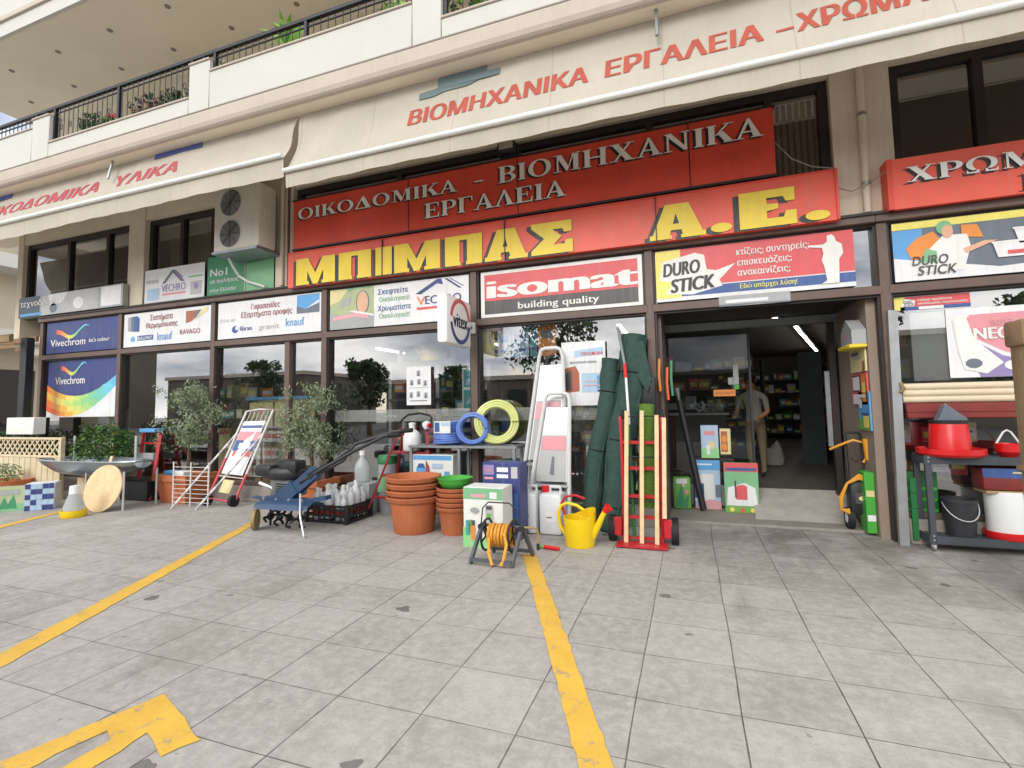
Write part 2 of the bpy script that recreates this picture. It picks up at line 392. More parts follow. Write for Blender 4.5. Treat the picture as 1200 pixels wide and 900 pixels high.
paint('road_marking', [(-2.7, -4.48), (-2.9, -5.15), (-2.74, -5.2), (-2.66, -4.78), (-2.57, -4.82), (-2.58, -5.3), (-2.42, -5.25), (-2.46, -4.73), (-2.24, -4.82), (-2.17, -4.69)])
g = MB(); g.box(-150, 150, -40, -11.8, -.3, .006, mat('asphalt', '4a4a4c', .85, var=.2, scale=3), 0); struct(g, 'road', smooth=False)

# ------------------------------------------------------------------ the building
BX = [-12.86, -10.39, -7.92, -5.48, -2.85, -.42, 2.06, 4.55, 7.0]
bld = thing('shop_building', 'concrete building with a brown glazed ground floor shop under a long white balcony', 'building')
def part(mb, name, par=bld, **kw): return mb.build(name, par, **kw)
g = MB()
g.box(-15.6, 9, -1.5, 4, 5.83, 6.0, 'plaster_white')                              # balcony floor slab
part(g, 'balcony_floor', smooth=False)
g = MB(); g.box(-15.55, 9, -1.44, 0.5, 5.575, 5.83, 'soffit_paint'); part(g, 'soffit', smooth=False)
g = MB()                                                                          # stepped moulding along the slab edge
prof = [(-1.442, 5.565), (-1.49, 5.57), (-1.515, 5.59), (-1.535, 5.64), (-1.54, 5.80), (-1.512, 5.826), (-1.442, 5.826)]
n = len(prof); g.add([(-15.7, a, b) for a, b in prof] + [(9, a, b) for a, b in prof], [(i, (i + 1) % n, (i + 1) % n + n, i + n) for i in range(n)] + [tuple(range(n))[::-1], tuple(range(n, 2 * n))], 'moulding_paint')
part(g, 'moulding', smooth=False)
# parapet with low stretches for the railing
def parapet(x0, x1, z1): 
    g = MB(); g.box(x0, x1, -1.53, -1.36, 5.832, z1, 'plaster_white', .008); g.box(x0 - .0, x1 + .0, -1.55, -1.34, z1 + .001, z1 + .03, 'moulding_paint', .006); part(g, 'parapet')
SEG = [(-15.6, -10.45, 6.41), (-10.445, -9.985, 6.56), (-9.98, -6.7, 6.06), (-6.695, -6.29, 6.56), (-6.285, -2.96, 6.37), (-2.955, -2.565, 6.56), (-2.56, 1.2, 6.06), (1.205, 1.6, 6.56), (1.605, 9, 6.37)]
for s in SEG: parapet(*s)
def railing(x0, x1, z0):
    g = MB()
    if z0 > 6.5: z0 = 6.59
    else:
        k = max(1, round((x1 - x0) / .12)); g.beam((x0, -1.45, z0 + .06), (x1, -1.45, z0 + .06), .025, .018, 'iron_black')
        for i in range(1, k):
            x = x0 + (x1 - x0) * i / k; g.tube([(x, -1.45, z0 + .06), (x, -1.45, 6.70)], .0075, 'iron_black', 5)
            if i % 2 and z0 < 6.2: g.tube(ell(0, 0, .001, .001, 3) and [(x + .05 + .03 * math.cos(q), -1.45, 6.36 + .05 * math.sin(q)) for q in [j * math.pi / 4 for j in range(8)]], .006, 'iron_black', 4, closed=True)
        for x in (x0 + .02, (x0 + x1) / 2, x1 - .02): g.box(x - .022, x + .022, -1.475, -1.425, z0 + .03, 6.71, 'iron_black')
        g.beam((x0, -1.45, 6.62), (x1, -1.45, 6.62), .02, .014, 'iron_black')
    g.beam((x0, -1.45, 6.72), (x1, -1.45, 6.72), .055, .045, 'iron_black')
    for x in ((x0 + x1) / 2,) if z0 > 6.5 else (): g.box(x - .02, x + .02, -1.47, -1.43, 6.58, 6.7, 'iron_black')
    part(g, 'railing')
for s in SEG: railing(s[0], s[1], s[2] + .03)
# upper floor: soffit with downlights, walls, columns
g = MB(); g.box(-14.7, 9, -1.5, 6, 8.5, 8.75, 'soffit_paint'); part(g, 'upper_soffit', smooth=False)
g = MB(); g.box(-14.75, 9, -1.56, -1.505, 8.36, 9.6, 'plaster_white'); g.box(-14.77, 9.0, -1.60, -1.561, 8.62, 8.7, 'moulding_paint'); part(g, 'upper_parapet', smooth=False)
g = MB(); g.box(-9.5, 9, .9, 1.1, 6.0, 8.5, 'plaster_beige'); part(g, 'upper_wall', smooth=False)
g = MB(); g.box(-11.7, -9.52, 3.2, 3.4, 6.0, 8.5, 'plaster_beige'); g.box(-9.72, -9.52, 1.1, 3.2, 6.0, 8.5, 'plaster_beige'); part(g, 'upper_wall', smooth=False)
for x in (-9.3, -4.6, .2): g = MB(); g.box(x - .22, x + .22, .3, .9, 6.0, 8.5, 'plaster_beige', .01); part(g, 'column')
g = MB(); g.box(-9.6, 9, .25, .95, 8.28, 8.5, 'soffit_paint'); part(g, 'beam', smooth=False)
mat('downlight_grey', '8f8779', .5, metal=.3); mat('downlight_lens', '8a857c', .3)
dl = None
for x in [-14.2, -12.7, -11.2, -9.7, -8.2, -6.7, -5.2]:
    for y in (-.85, -.1):
        if dl is None:
            g = MB(); g.lathe([(.0, -.006), (.032, -.004), (.034, -.01), (.046, -.01), (.05, 0)][::1], 'downlight_grey', 16); dl = part(g, 'downlight'); dl.location = (x, y, 8.5)
        else: dup(dl, (x + (.6 if y > -.5 else 0), y, 8.5))
# wall between the two storeys of glass
WALL = [(-13.95, -13.75, 3.0, 5.5), (-10.3, -9.85, 3.56, 5.5), (-6.56, -6.18, 3.56, 5.5), (1.67, 2.25, 3.56, 5.5), (5.9, 6.4, 3.56, 5.5)]
for x0, x1, z0, z1 in WALL:
    g = MB(); g.box(x0, x1, -.02, .5, z0, z1 - .002 + (.12 if z1 == 5.5 else 0), 'plaster_beige', .006); part(g, 'pilaster')
g = MB()
for x0, x1 in [(-13.748, -10.302), (-9.848, -6.562), (-6.178, 1.668), (2.252, 5.9)]: g.box(x0, x1, .0, .4, 5.27, 5.617, 'plaster_beige')
part(g, 'lintel', smooth=False)
def upper_window(x0, x1, z0, z1, mul, y=.06):
    f = MB(); w_ = .09
    f.box(x0, x1, y, y + .09, z1 - w_, z1, 'frame_dark'); f.box(x0, x1, y, y + .09, z0, z0 + w_, 'frame_dark')
    for x in [x0] + mul + [x1 - w_]: f.box(x, x + w_, y - .004, y + .094, z0 + w_, z1 - w_, 'frame_dark')
    fo = part(f, 'upper_window', smooth=False)
    gl = MB(); gl.rect(x0 + .02, x1 - .02, z0 + .02, z1 - .02, 'upper_glass', y + .05); part(gl, 'pane', fo, smooth=False)
upper_window(-13.74, -10.31, 3.6, 5.268, [-12.35, -11.1])
upper_window(-9.84, -6.57, 3.56, 5.268, [-9.0, -8.2], .08)
upper_window(-6.17, 1.66, 3.56, 5.268, [-4.2, -2.3, -.4, 1.0])
upper_window(2.26, 5.89, 3.56, 5.268, [3.02, 4.4])
g = MB(); g.box(-9.6, -6.7, .32, .36, 3.6, 5.2, 'curtain'); 
for i in range(9): g.box(1.02 + i * .07, 1.06 + i * .07, .3, .32, 3.6, 5.2, 'curtain')
g.box(-13.6, -12.45, .3, .33, 3.6, 5.0, 'curtain'); part(g, 'window_blind', smooth=False)
# shop front bays
for i in range(len(BX) - 1):
    x0, x1 = BX[i], BX[i + 1]; door = i == 5
    f = MB()
    f.box(x0 - .05, x0 + .05, -.07, .07, 0, 3.448, 'frame_brown', .006)
    f.box(x0 + .03, x1 - .03, -.075, .06, 2.655, 2.75, 'frame_brown', .005)
    f.box(x0 - .06, x1 - .06, -.11, .07, 3.452, 3.55, 'frame_brown', .006)
    f.box(x0 + .051, x0 + .075, -.04, .05, .3 if not door else .0, 3.45, 'frame_dark'); f.box(x1 - .075, x1 - .051, -.04, .05, .3 if not door else 0, 3.45, 'frame_dark')
    f.box(x0 + .076, x1 - .076, -.035, .05, 2.63, 2.654, 'frame_dark'); f.box(x0 + .076, x1 - .076, -.035, .05, 3.425, 3.45, 'frame_dark')
    if not door: f.box(x0 + .05, x1 - .05, -.05, .05, .26, .32, 'frame_brown', .004)
    if i == 2:
        f.box(x0 + 1.62, x0 + 1.72, -.045, .045, .32, 2.65, 'frame_brown')
    fo = part(f, 'shop_window' if not door else 'entrance_frame')
    gl = MB(); gl.rect(x0 + .07, x1 - .07, 2.76, 3.44, 'shop_glass', .03)
    if not door: gl.rect(x0 + .07, x1 - .07, .3, 2.64, 'shop_glass', .03)
    part(gl, 'pane', fo, smooth=False)
    if not door:
        k = MB(); k.box(x0 - .05 if i != 6 else x0 + .05, x1 - .051 if i != 4 else x1 - .03, -.1, .3, 0, .258, 'concrete', .01); part(k, 'sill')
g = MB()                                                             # drips and clips along the top rail, shallow gutter lip
g.box(BX[0], 7, -.135, -.112, 3.53, 3.56, 'frame_dark'); part(g, 'gutter', smooth=False)
# inside of the shop
g = MB(); g.box(-12.85, -.36, .3, 1.299, .24, .28, 'inner_floor'); g.box(2.0, 7, .3, 1.299, .24, .28, 'inner_floor'); g.box(-12.85, 7, 1.3, 14, .24, .28, 'inner_floor'); struct(g, 'floor', smooth=False)
g = MB(); g.box(-13.9, 7, .35, 14, 3.15, 3.4, 'inner_ceiling'); part(g, 'ceiling', smooth=False)
g = MB(); g.box(-13.9, 7, .9, 1.1, 3.4, 5.3, 'dark_interior'); g.box(-13.9, 7, 13.6, 13.8, .28, 3.15, 'inner_wall'); g.box(-13.0, -12.8, .08, 13.6, .28, 3.4, 'inner_wall'); g.box(7, 7.2, .1, 14, 0, 5.4, 'inner_wall')
part(g, 'interior_wall', smooth=False)
g = MB(); g.box(-13.94, -13.76, .5, 10, 3.0, 5.5, 'plaster_beige'); g.box(-13.9, -12.9, .1, 10, 2.8, 3.2, 'plaster_beige'); g.box(-13.1, -12.92, .1, 10, 0, 2.8, 'plaster_beige'); part(g, 'side_wall', smooth=False)
# entrance recess
mat('reveal_paint', '8d7d70', .7, var=.08, scale=2)
g = MB(); g.box(1.90, 2.0, .07, 1.25, 0, 2.65, 'reveal_paint'); part(g, 'reveal', smooth=False)
g = MB(); g.box(-.36, -.30, .07, 1.22, 0, 2.65, 'frame_brown'); part(g, 'reveal', smooth=False)
g = MB(); g.box(-.3, 1.9, .07, 1.25, 2.68, 2.75, 'frame_dark'); part(g, 'recess_ceiling', smooth=False)
g = MB(); g.box(-.3, .76, 1.18, 1.3, .06, .28, 'concrete'); g.box(1.8, 1.9, 1.18, 1.3, .06, .28, 'concrete'); part(g, 'sill', smooth=False)
g = MB(); g.add([(.72, .5, .0), (1.86, .5, .0), (1.82, 1.35, .3), (.80, 1.35, .3), (.72, .5, -.1), (1.86, .5, -.1), (1.82, 1.35, -.1), (.8, 1.35, -.1)], [(0, 1, 2, 3), (0, 3, 7, 4), (1, 5, 6, 2)], mat('ramp_concrete', 'aaa59d', .85, var=.15, scale=6, bump=.2))
struct(g, 'ramp', smooth=False)
g = MB(); g.box(-.3, 1.895, .28, 1.3, -.1, .028, 'concrete'); struct(g, 'path', smooth=False)
d = MB(); d.box(-.3, .82, 1.2, 1.26, .28, .34, 'steel_grey'); d.box(-.3, 1.9, 1.18, 1.28, 2.56, 2.66, 'steel_grey'); d.box(.80, .83, 1.2, 1.26, .34, 2.56, 'dark_metal'); d.box(1.78, 1.86, 1.18, 1.28, .28, 2.56, 'frame_dark'); d.box(1.72, 1.775, 1.2, 1.24, .9, 1.9, 'steel_grey')
do = part(d, 'sliding_door', smooth=False)
gl = MB(); gl.rect(-.3, .8, .34, 2.56, 'door_glass', 1.23); part(gl, 'pane', do, smooth=False)
# ------------------------------------------------------------------ signs
def pm(name, col, **k): return mat('paint_' + name, col, **{**dict(rough=.45, var=.10, scale=3, streak=.2, dirt=(.3, .27, .23)), **k})
pm('red', 'e35c48'); pm('deep_red', 'd94a36', streak=.2, dirt=(.28, .06, .05)); pm('yellow', 'e8cb3a'); pm('black', '2b2a2c'); pm('white', 'e4e3df'); pm('letter_white', 'ece9e0', streak=.25)  # the darker sign red carries the awning's shade in its colour
pm('dull_white', 'aeafae'); pm('navy', '34417c'); pm('sign_red', 'd2565a'); pm('charcoal', '4a494b'); pm('lemon', 'e8dc6e'); pm('mid_blue', '3a5a94'); pm('pale_blue', 'a9c4dc'); pm('sky_blue', '5b9fd6'); pm('orange', 'e08a3c')
pm('green', '3f8a63'); pm('light_green', '7bb387'); pm('grey', 'b4b5b6'); pm('pale', 'dfe0e2'); pm('rose', 'd9a0a6'); pm('pink', 'd88f98'); pm('maroon', '9a4a55'); pm('leaf_green', '6fa84e'); pm('lilac', '8f7fae'); pm('skin', 'd9a98c'); pm('slate', '66707c'); pm('teal', '4f9a9f'); pm('brick', 'a8604a'); pm('cyan', '6cc6d8'); pm('aqua_green', '8fcf8a'); pm('flame', 'e2623a'); pm('straw', 'd9cf9a'); pm('photo_green', 'a9b48c'); pm('photo_grey', 'a0a3a4'); pm('dark_slate', '3e4d5e')
class Panel(MB):
    """a flat board facing the street, drawn in its own 0..1 x 0..1 coordinates"""
    def __init__(s, x0, x1, z0, z1, y, d=.03, m='paint_white', side='frame_dark', c=0.):
        super().__init__(); s.q = (x0, x1, z0, z1); s.y = y
        s.plate([[(x0, z0), (x1, z0), (x1, z1), (x0, z1)]], m, y, d, side)
    def X(s, u): return s.q[0] + u * (s.q[1] - s.q[0])
    def Z(s, v): return s.q[2] + v * (s.q[3] - s.q[2])
    def yy(s, k): return s.y - .0025 * k
    def r(s, u0, u1, v0, v1, m, k=1): s.rect(s.X(u0), s.X(u1), s.Z(v0), s.Z(v1), 'paint_' + m, s.yy(k)); return s
    def p(s, pts, m, k=1, holes=()): s.plate([[(s.X(u), s.Z(v)) for u, v in lp] for lp in [pts, *holes]], 'paint_' + m, s.yy(k)); return s
    def t(s, txt, u, v, h, m, k=2, wid=None, al='l', bold=.018, shear=0., rot=0.):
        H = s.q[3] - s.q[2]; s.text(txt, s.X(u), s.Z(v), h * H, 'paint_' + m, s.yy(k), None if wid is None else wid * (s.q[1] - s.q[0]), al, bold, shear, rot); return s
    def ring(s, u, v, rx, ry, m, k=1, thick=None, a0=0, a1=360):
        W, H = s.q[1] - s.q[0], s.q[3] - s.q[2]
        if thick is None: s.plate([ell(s.X(u), s.Z(v), rx, ry, 24, a0, a1)], 'paint_' + m, s.yy(k))
        else:
            o = ell(s.X(u), s.Z(v), rx, ry, 24, a0, a1); i = ell(s.X(u), s.Z(v), rx - thick, ry - thick, 24, a0, a1)
            if a1 - a0 >= 360: s.plate([o, i], 'paint_' + m, s.yy(k))
            else: s.plate([o + i[::-1]], 'paint_' + m, s.yy(k))
        return s
    def done(s, name, label, group=None): return solo(s, name, label, 'sign', group, smooth=False)
def ribbon(lo, hi): return lo + hi[::-1]
def wave(f, n=14): return [(i / n, f(i / n)) for i in range(n + 1)]

RAMP = ['e2623a', 'e57a3c', 'e8953e', 'e8b548', 'e8d66a', 'c8d870', 'a4d07e', '86c890', '72c6b4', '6cc6d8', '64b4dc', '5b9fd6']
for i_, c_ in enumerate(RAMP): pm('rainbow_%d' % i_, c_)
# -- serif and slab letter outlines, one unit tall
def st(x, w=.2): return [[[(x - .06, 0), (x + w + .06, 0), (x + w + .06, .05), (x + w, .075), (x + w, .925), (x + w + .06, .95), (x + w + .06, 1), (x - .06, 1), (x - .06, .95), (x, .925), (x, .075), (x - .06, .05)]]]
def dg(xb, xt, w): return [[[(xb, 0), (xb + w, 0), (xt + w, 1), (xt, 1)]]]
def sf(x0, x1, z): return [[[(x0, z), (x1, z), (x1, z + .05), (x0, z + .05)]]]
def bowl(x, z0, z1, rx, t=.19, th=.06):
    cz, ry = (z0 + z1) / 2, (z1 - z0) / 2
    return [[[(x, z0)] + ell(x + .12, cz, rx, ry, 12, -90, 90) + [(x, z1), (x, z1 - th), (x + .12, z1 - th)] + ell(x + .12, cz, rx - t, ry - th, 12, -90, 90)[::-1] + [(x, z0 + th)]]]
SER = {
 'Ι': (.36, st(.08)), 'Ο': (.98, [[ell(.49, .5, .47, .52, 28), ell(.49, .5, .27, .46, 28)]]),
 'Κ': (.86, st(.08) + [[[(.28, .44), (.36, .44), (.78, 1), (.68, 1)]], [[(.36, .55), (.55, .62), (.88, 0), (.62, 0)]]] + sf(.58, .88, .952) + sf(.55, .94, 0)),
 'Δ': (.92, [[[(.02, 0), (.9, 0), (.54, 1.02), (.42, 1.02)], [(.14, .08), (.62, .08), (.38, .74)]]]),
 'Μ': (1.1, [[[(.15, .05), (.22, .05), (.22, .95), (.15, .95)]], [[(.8, .06), (1.0, .06), (1.0, .95), (.8, .95)]]] + [[[(.12, 1), (.34, 1), (.62, .28), (.53, 0)]], [[(.53, 0), (.60, .1), (.84, 1), (.78, 1)]]] + sf(.04, .32, 0) + sf(.72, 1.08, 0) + sf(.04, .2, .952) + sf(.9, 1.08, .952)),
 'Α': (.86, [[[(.06, 0), (.14, 0), (.48, .92), (.42, 1.02), (.40, 1.02)]], [[(.58, 0), (.82, 0), (.48, 1.02), (.40, 1.02)]], [[(.2, .3), (.66, .3), (.66, .37), (.2, .37)]]] + sf(-.02, .26, 0) + sf(.5, .9, 0)),
 'Λ': (.86, [[[(.06, 0), (.14, 0), (.48, .92), (.42, 1.02), (.40, 1.02)]], [[(.58, 0), (.82, 0), (.48, 1.02), (.40, 1.02)]]] + sf(-.02, .26, 0) + sf(.5, .9, 0)),
 'Β': (.78, st(.08) + bowl(.28, .50, 1, .32) + bowl(.28, 0, .545, .36)), 'Ρ': (.74, st(.08) + bowl(.28, .42, 1, .34)),
 'Η': (.98, st(.08) + st(.68) + [[[(.28, .46), (.68, .46), (.68, .54), (.28, .54)]]]),
 'Χ': (.92, dg(.6, .06, .25)[0:1] + [[[(.1, 0), (.2, 0), (.8, 1), (.7, 1)]]] + sf(.0, .38, .952) + sf(.58, .9, .952) + sf(.0, .3, 0) + sf(.52, .92, 0)),
 'Ν': (.98, [[[(.14, .05), (.21, .05), (.21, .9), (.14, .95)]], [[(.74, 0), (.82, 0), (.82, .95), (.74, .95)]], [[(.06, 1), (.3, 1), (.82, .1), (.82, 0), (.72, 0)]]] + sf(.04, .32, 0) + sf(.64, .92, .952)),
 'Ε': (.76, st(.08) + [[[(.28, .94), (.62, .94), (.66, .72), (.7, .72), (.7, 1), (.28, 1)]], [[(.28, 0), (.72, 0), (.74, .3), (.7, .3), (.64, .06), (.28, .06)]], [[(.28, .47), (.5, .47), (.5, .36), (.54, .36), (.54, .66), (.5, .66), (.5, .54), (.28, .54)]]]),
 'Γ': (.72, st(.08) + [[[(.28, .94), (.62, .94), (.66, .7), (.7, .7), (.7, 1), (.28, 1)]]]),
 'Τ': (.8, st(.3) + [[[(.04, 1), (.04, .7), (.08, .7), (.14, .94), (.66, .94), (.72, .7), (.76, .7), (.76, 1)]]]),
 'Ω': (.98, [[ell(.49, .56, .46, .46, 26, -52, 232) + ell(.49, .56, .27, .40, 26, -58, 238)[::-1]]] + [[[(.03, 0), (.4, 0), (.40, .2), (.34, .2), (.3, .09), (.1, .09), (.06, .22), (.03, .22)]], [[(.95, 0), (.58, 0), (.58, .2), (.64, .2), (.68, .09), (.88, .09), (.92, .22), (.95, .22)]]]),
 '-': (.6, [[[(.14, .4), (.46, .4), (.46, .5), (.14, .5)]]]), ' ': (.4, [])}
SLAB = {
 'Μ': (1.25, [[[(0, 0), (.42, 0), (.42, .12), (.37, .12), (.37, .5), (.55, 0), (.7, 0), (.88, .5), (.88, .12), (.83, .12), (.83, 0), (1.25, 0), (1.25, 1), (.86, 1), (.625, .42), (.39, 1), (0, 1)]]]),
 'Π': (1.05, [[[(0, 0), (.45, 0), (.45, .12), (.42, .12), (.42, .84), (.63, .84), (.63, .12), (.6, .12), (.6, 0), (1.05, 0), (1.05, 1), (0, 1)]]]),
 'Ι': (.5, [[[(0, 0), (.5, 0), (.5, 1), (0, 1)]]]),
 'Α': (1.15, [[[(0, 0), (.46, 0), (.46, .1), (.42, .1), (.45, .24), (.66, .24), (.69, .1), (.65, .1), (.65, 0), (1.15, 0), (1.15, .14), (1.09, .14), (.82, 1), (.34, 1), (.06, .14), (0, .14)], [(.49, .42), (.62, .42), (.555, .72)]]]),
 'Σ': (.95, [[[(0, 0), (.95, 0), (.95, .40), (.80, .40), (.76, .28), (.52, .28), (.70, .52), (.5, .76), (.72, .76), (.76, .64), (.93, .64), (.93, 1), (0, 1), (0, .86), (.3, .5), (0, .14)]]]),
 'Ε': (.9, [[[(0, 0), (.9, 0), (.9, .38), (.74, .38), (.70, .22), (.44, .22), (.44, .42), (.62, .46), (.62, .60), (.44, .62), (.44, .78), (.7, .78), (.74, .64), (.88, .64), (.88, 1), (0, 1)]]]),
 '.': (.6, [[ell(.3, .14, .27, .13, 22)]])}
def glyphs(mb, font, s, x0, x1, z0, h, y, face, shade, depth=.012, off=(-.035, -.012), gap=.06):
    adv = sum(font[ch][0] + gap for ch in s) - gap; k = (x1 - x0) / adv; x = x0
    for ch in s:
        for i, loops in enumerate(font[ch][1]):
            T = lambda dx, dz: [[(x + a * k + dx, z0 + b * h + dz) for a, b in lp] for lp in loops]
            mb.plate(T(0, 0), face, y - .006 - depth - .0015 * i, depth, 'paint_black')
            if shade: mb.plate(T(*off), shade, y - .004 - .0003 * i)
        x += (font[ch][0] + gap) * k

# upper red sign
g = Panel(-6.0, 1.05, 4.13, 4.93, -.2, .18, 'paint_deep_red', 'paint_deep_red')
for x in (-3.83, -2.1, .12): g.box(x - .006, x + .006, -.205, -.2015, 4.14, 4.92, 'paint_black')
g.box(-6.02, 1.07, -.215, -.02, 4.10, 4.128, 'frame_dark'); g.box(-6.02, 1.07, -.215, -.02, 4.932, 4.95, 'frame_dark')
glyphs(g, SER, 'ΟΙΚΟΔΟΜΙΚΑ', -5.90, -3.02, 4.60, .185, -.2, 'paint_letter_white', 'paint_black')
glyphs(g, SER, '-', -2.80, -2.55, 4.60, .2, -.2, 'paint_letter_white', 'paint_black')
glyphs(g, SER, 'ΒΙΟΜΗΧΑΝΙΚΑ', -2.38, .93, 4.60, .235, -.2, 'paint_letter_white', 'paint_black')
glyphs(g, SER, 'ΕΡΓΑΛΕΙΑ', -3.55, -1.43, 4.275, .22, -.2, 'paint_letter_white', 'paint_black')
g.done('fascia_sign', 'upper long dark red fascia sign with pale serif letters in the shade of the awning')
# red and yellow sign
g = Panel(-6.1, 1.64, 3.50, 4.075, -.2, .18, 'paint_red', 'paint_deep_red')
for x in (-4.28, -2.30, -.30): g.box(x - .006, x + .006, -.2245, -.2015, 3.51, 4.07, 'paint_black')
g.box(1.62, 1.645, -.225, -.201, 3.5, 4.08, 'paint_deep_red'); g.box(-6.1, 1.6, -.212, -.2, 4.06, 4.078, 'paint_deep_red')
for ch, xa, xb in [('Μ', -5.92, -5.15), ('Π', -5.08, -4.48), ('Ι', -4.40, -4.11), ('Μ', -4.07, -3.30), ('Π', -3.22, -2.64), ('Α', -2.60, -1.97), ('Σ', -1.92, -1.35), ('Α', -.38, .27), ('.', .31, .57), ('Ε', .64, 1.23), ('.', 1.3, 1.57)]:
    glyphs(g, SLAB, ch, xa, xb, 3.515, .43, -.2, 'paint_yellow', 'paint_black', .008, (-.065, -.02))
g.done('fascia_sign', 'long bright red sign with huge yellow slab letters over the middle bays')
g = Panel(2.12, 6.2, 3.53, 4.08, -.2, .2, 'paint_red', 'paint_deep_red')
g.box(2.10, 2.15, -.207, 0, 3.53, 4.085, 'paint_deep_red')
glyphs(g, SER, 'ΧΡΩΜΑ', 2.27, 3.62, 3.80, .165, -.2, 'paint_white', 'paint_black', .012, (-.03, -.015))
glyphs(g, SER, 'Μ', 3.2, 3.5, 3.565, .165, -.2, 'paint_white', 'paint_black', .012, (-.03, -.015))
g.done('fascia_sign', 'red fascia sign with white serif letters, right of the beige pilaster')

# panels in the strip above the shop windows
SY, ZA, ZB = -.042, 2.775, 3.42
g = Panel(-12.72, -10.48, ZA, ZB, SY, .05, 'paint_navy')
def swoosh(g, u0, u1, v0, v1, k=2):
    n = 24; cols = ['flame', 'orange', 'lemon', 'aqua_green', 'cyan', 'sky_blue']
    top = lambda s: v0 + (v1 - v0) * (.55 + .42 * math.cos(2.2 * math.pi * s + .15) * (.55 + .5 * s) - .25 * s * s + .25 * s)
    for j in range(n):
        a, b = j / n, (j + 1) / n; th = lambda s: (.30 * (1 - s) ** .7 + .05) * (v1 - v0)
        g.p([(u0 + (u1 - u0) * a, top(a) - th(a)), (u0 + (u1 - u0) * b, top(b) - th(b)), (u0 + (u1 - u0) * b, top(b)), (u0 + (u1 - u0) * a, top(a))], 'rainbow_%d' % min(11, int(a * 12)), k)
swoosh(g, .15, .62, .42, .86); g.t('Vivechrom', .07, .22, .24, 'white', 3, .5); g.t('let\'s colour', .62, .27, .13, 'white', 3, .28, shear=.2)
g.done('panel_sign', 'blue paint sign with a small rainbow swoosh in the strip above the leftmost window')
g = Panel(-10.3, -8.0, ZA, ZB, SY, .05, 'paint_pale')
g.p([(.05, .48), (.19, .44), (.19, .84), (.16, .92), (.05, .9)], 'slate').p([(.12, .46), (.19, .44), (.19, .84), (.16, .92), (.12, .91)], 'mid_blue', 2).p([(.05, .48), (.09, .47), (.09, .9), (.05, .9)], 'photo_grey', 2)
g.t('Συστήματα', .32, .74, .17, 'maroon', 2, .26); g.t('Θερμομόνωσης', .27, .52, .16, 'maroon', 2, .37)
g.p([(.73, .55), (.8, .6), (.9, .9), (.73, .9)], 'brick').p([(.82, .62), (.97, .85), (.97, .97), (.9, .92)], 'straw', 2).p([(.86, .9), (.9, .9), (.84, .68), (.81, .7)], 'slate', 3)
g.p([(.09, .16), (.14, .16), (.14, .26), (.115, .33), (.09, .26)], 'sky_blue'); g.r(.17, .36, .17, .32, 'mid_blue'); g.t('BAUMIT', .18, .19, .1, 'pale', 2, .17); g.t('knauf', .41, .14, .24, 'sky_blue', 2, .17); g.t('RAVAGO', .67, .24, .15, 'maroon', 2, .22)
g.done('panel_sign', 'white insulation sign with a brick corner picture, above the second window')
g = Panel(-7.82, -5.56, ZA, ZB, SY, .05, 'paint_pale')
g.t('Γυψοσανίδες', .34, .74, .15, 'maroon', 2, .28, shear=.1); g.t('Εξαρτήματα οροφής', .24, .54, .15, 'maroon', 2, .5, shear=.1)
g.r(.78, .985, .5, .97, 'sky_blue').p([(.78, .5), (.985, .5), (.985, .72), (.86, .6), (.78, .7)], 'slate', 2).p([(.86, .6), (.985, .74), (.985, .82)], 'pale', 3)
g.ring(.18, .24, .075, .065, 'mid_blue').ring(.2, .27, .04, .035, 'pale', 2); g.t('fibran', .23, .19, .13, 'mid_blue', 2, .12); g.t('granit', .42, .18, .14, 'grey', 2, .2); g.t('knauf', .68, .2, .22, 'sky_blue', 2, .17); g.t('ΣΤΑ 47', .02, .46, .08, 'grey', 2, .16)
g.done('panel_sign', 'white plasterboard sign with a blue sky picture in its corner')
g = Panel(-5.38, -2.93, ZA, ZB, SY, .05, 'paint_pale')
g.r(0, .34, 0, 1, 'photo_green'); g.p([(.0, .0), (.34, .0), (.34, .32), (.2, .42), (.1, .35), (0, .4)], 'photo_grey', 2); g.p([(.02, .22), (.2, .28), (.3, .2), (.3, .3), (.22, .38), (.03, .32)], 'rose', 3)
g.ring(.255, .62, .125, .19, 'slate', 2).ring(.255, .62, .105, .175, 'skin', 3); g.p([(.15, .42), (.34, .26), (.34, .31), (.19, .44)], 'white', 4)
g.p([(.0, .62), (.08, .7), (.14, .98), (.0, 1)], 'straw', 2).p([(.14, .9), (.2, .98), (.3, .95), (.33, 1), (.14, 1)], 'light_green', 2).p([(.08, .52), (.16, .6), (.17, .8), (.1, .72)], 'photo_grey', 2)
g.t('Σκεφτείτε', .37, .76, .13, 'mid_blue', 2, .22); g.t('Οικολογικά!', .38, .58, .12, 'light_green', 2, .22); g.t('Χρωματίστε', .37, .36, .13, 'mid_blue', 2, .24); g.t('Οικολογικά!', .38, .18, .12, 'light_green', 2, .22)
g.p([(.64, .68), (.79, .98), (.82, .98), (.83, .84), (.79, .88), (.68, .66)], 'navy').p([(.84, .97), (.86, .97), (.955, .72), (.935, .72)], 'navy').p([(.87, .97), (.88, .97), (.97, .76), (.96, .76)], 'navy')
g.t('V', .65, .42, .2, 'orange', 2, .06, bold=.02); g.t('ECHRO', .71, .42, .2, 'navy', 2, .24, bold=.02); g.r(.65, .95, .3, .36, 'sign_red')
g.done('panel_sign', 'pale paint sign with a face photo and roof outline beside the projecting light box')
g = Panel(-2.74, -.50, ZA - .012, ZB, SY, .05, 'paint_white')
g.r(.025, .975, .36, .93, 'sign_red').r(.025, .975, .07, .362, 'charcoal')
g.text('isomat', g.X(.055), g.Z(.42), .27, 'paint_white', g.yy(3), 2.05, bold=.05); g.t('building quality', .25, .14, .15, 'white', 2, .5)
g.done('panel_sign', 'red and grey sign with wide white lower case letters in a white border')
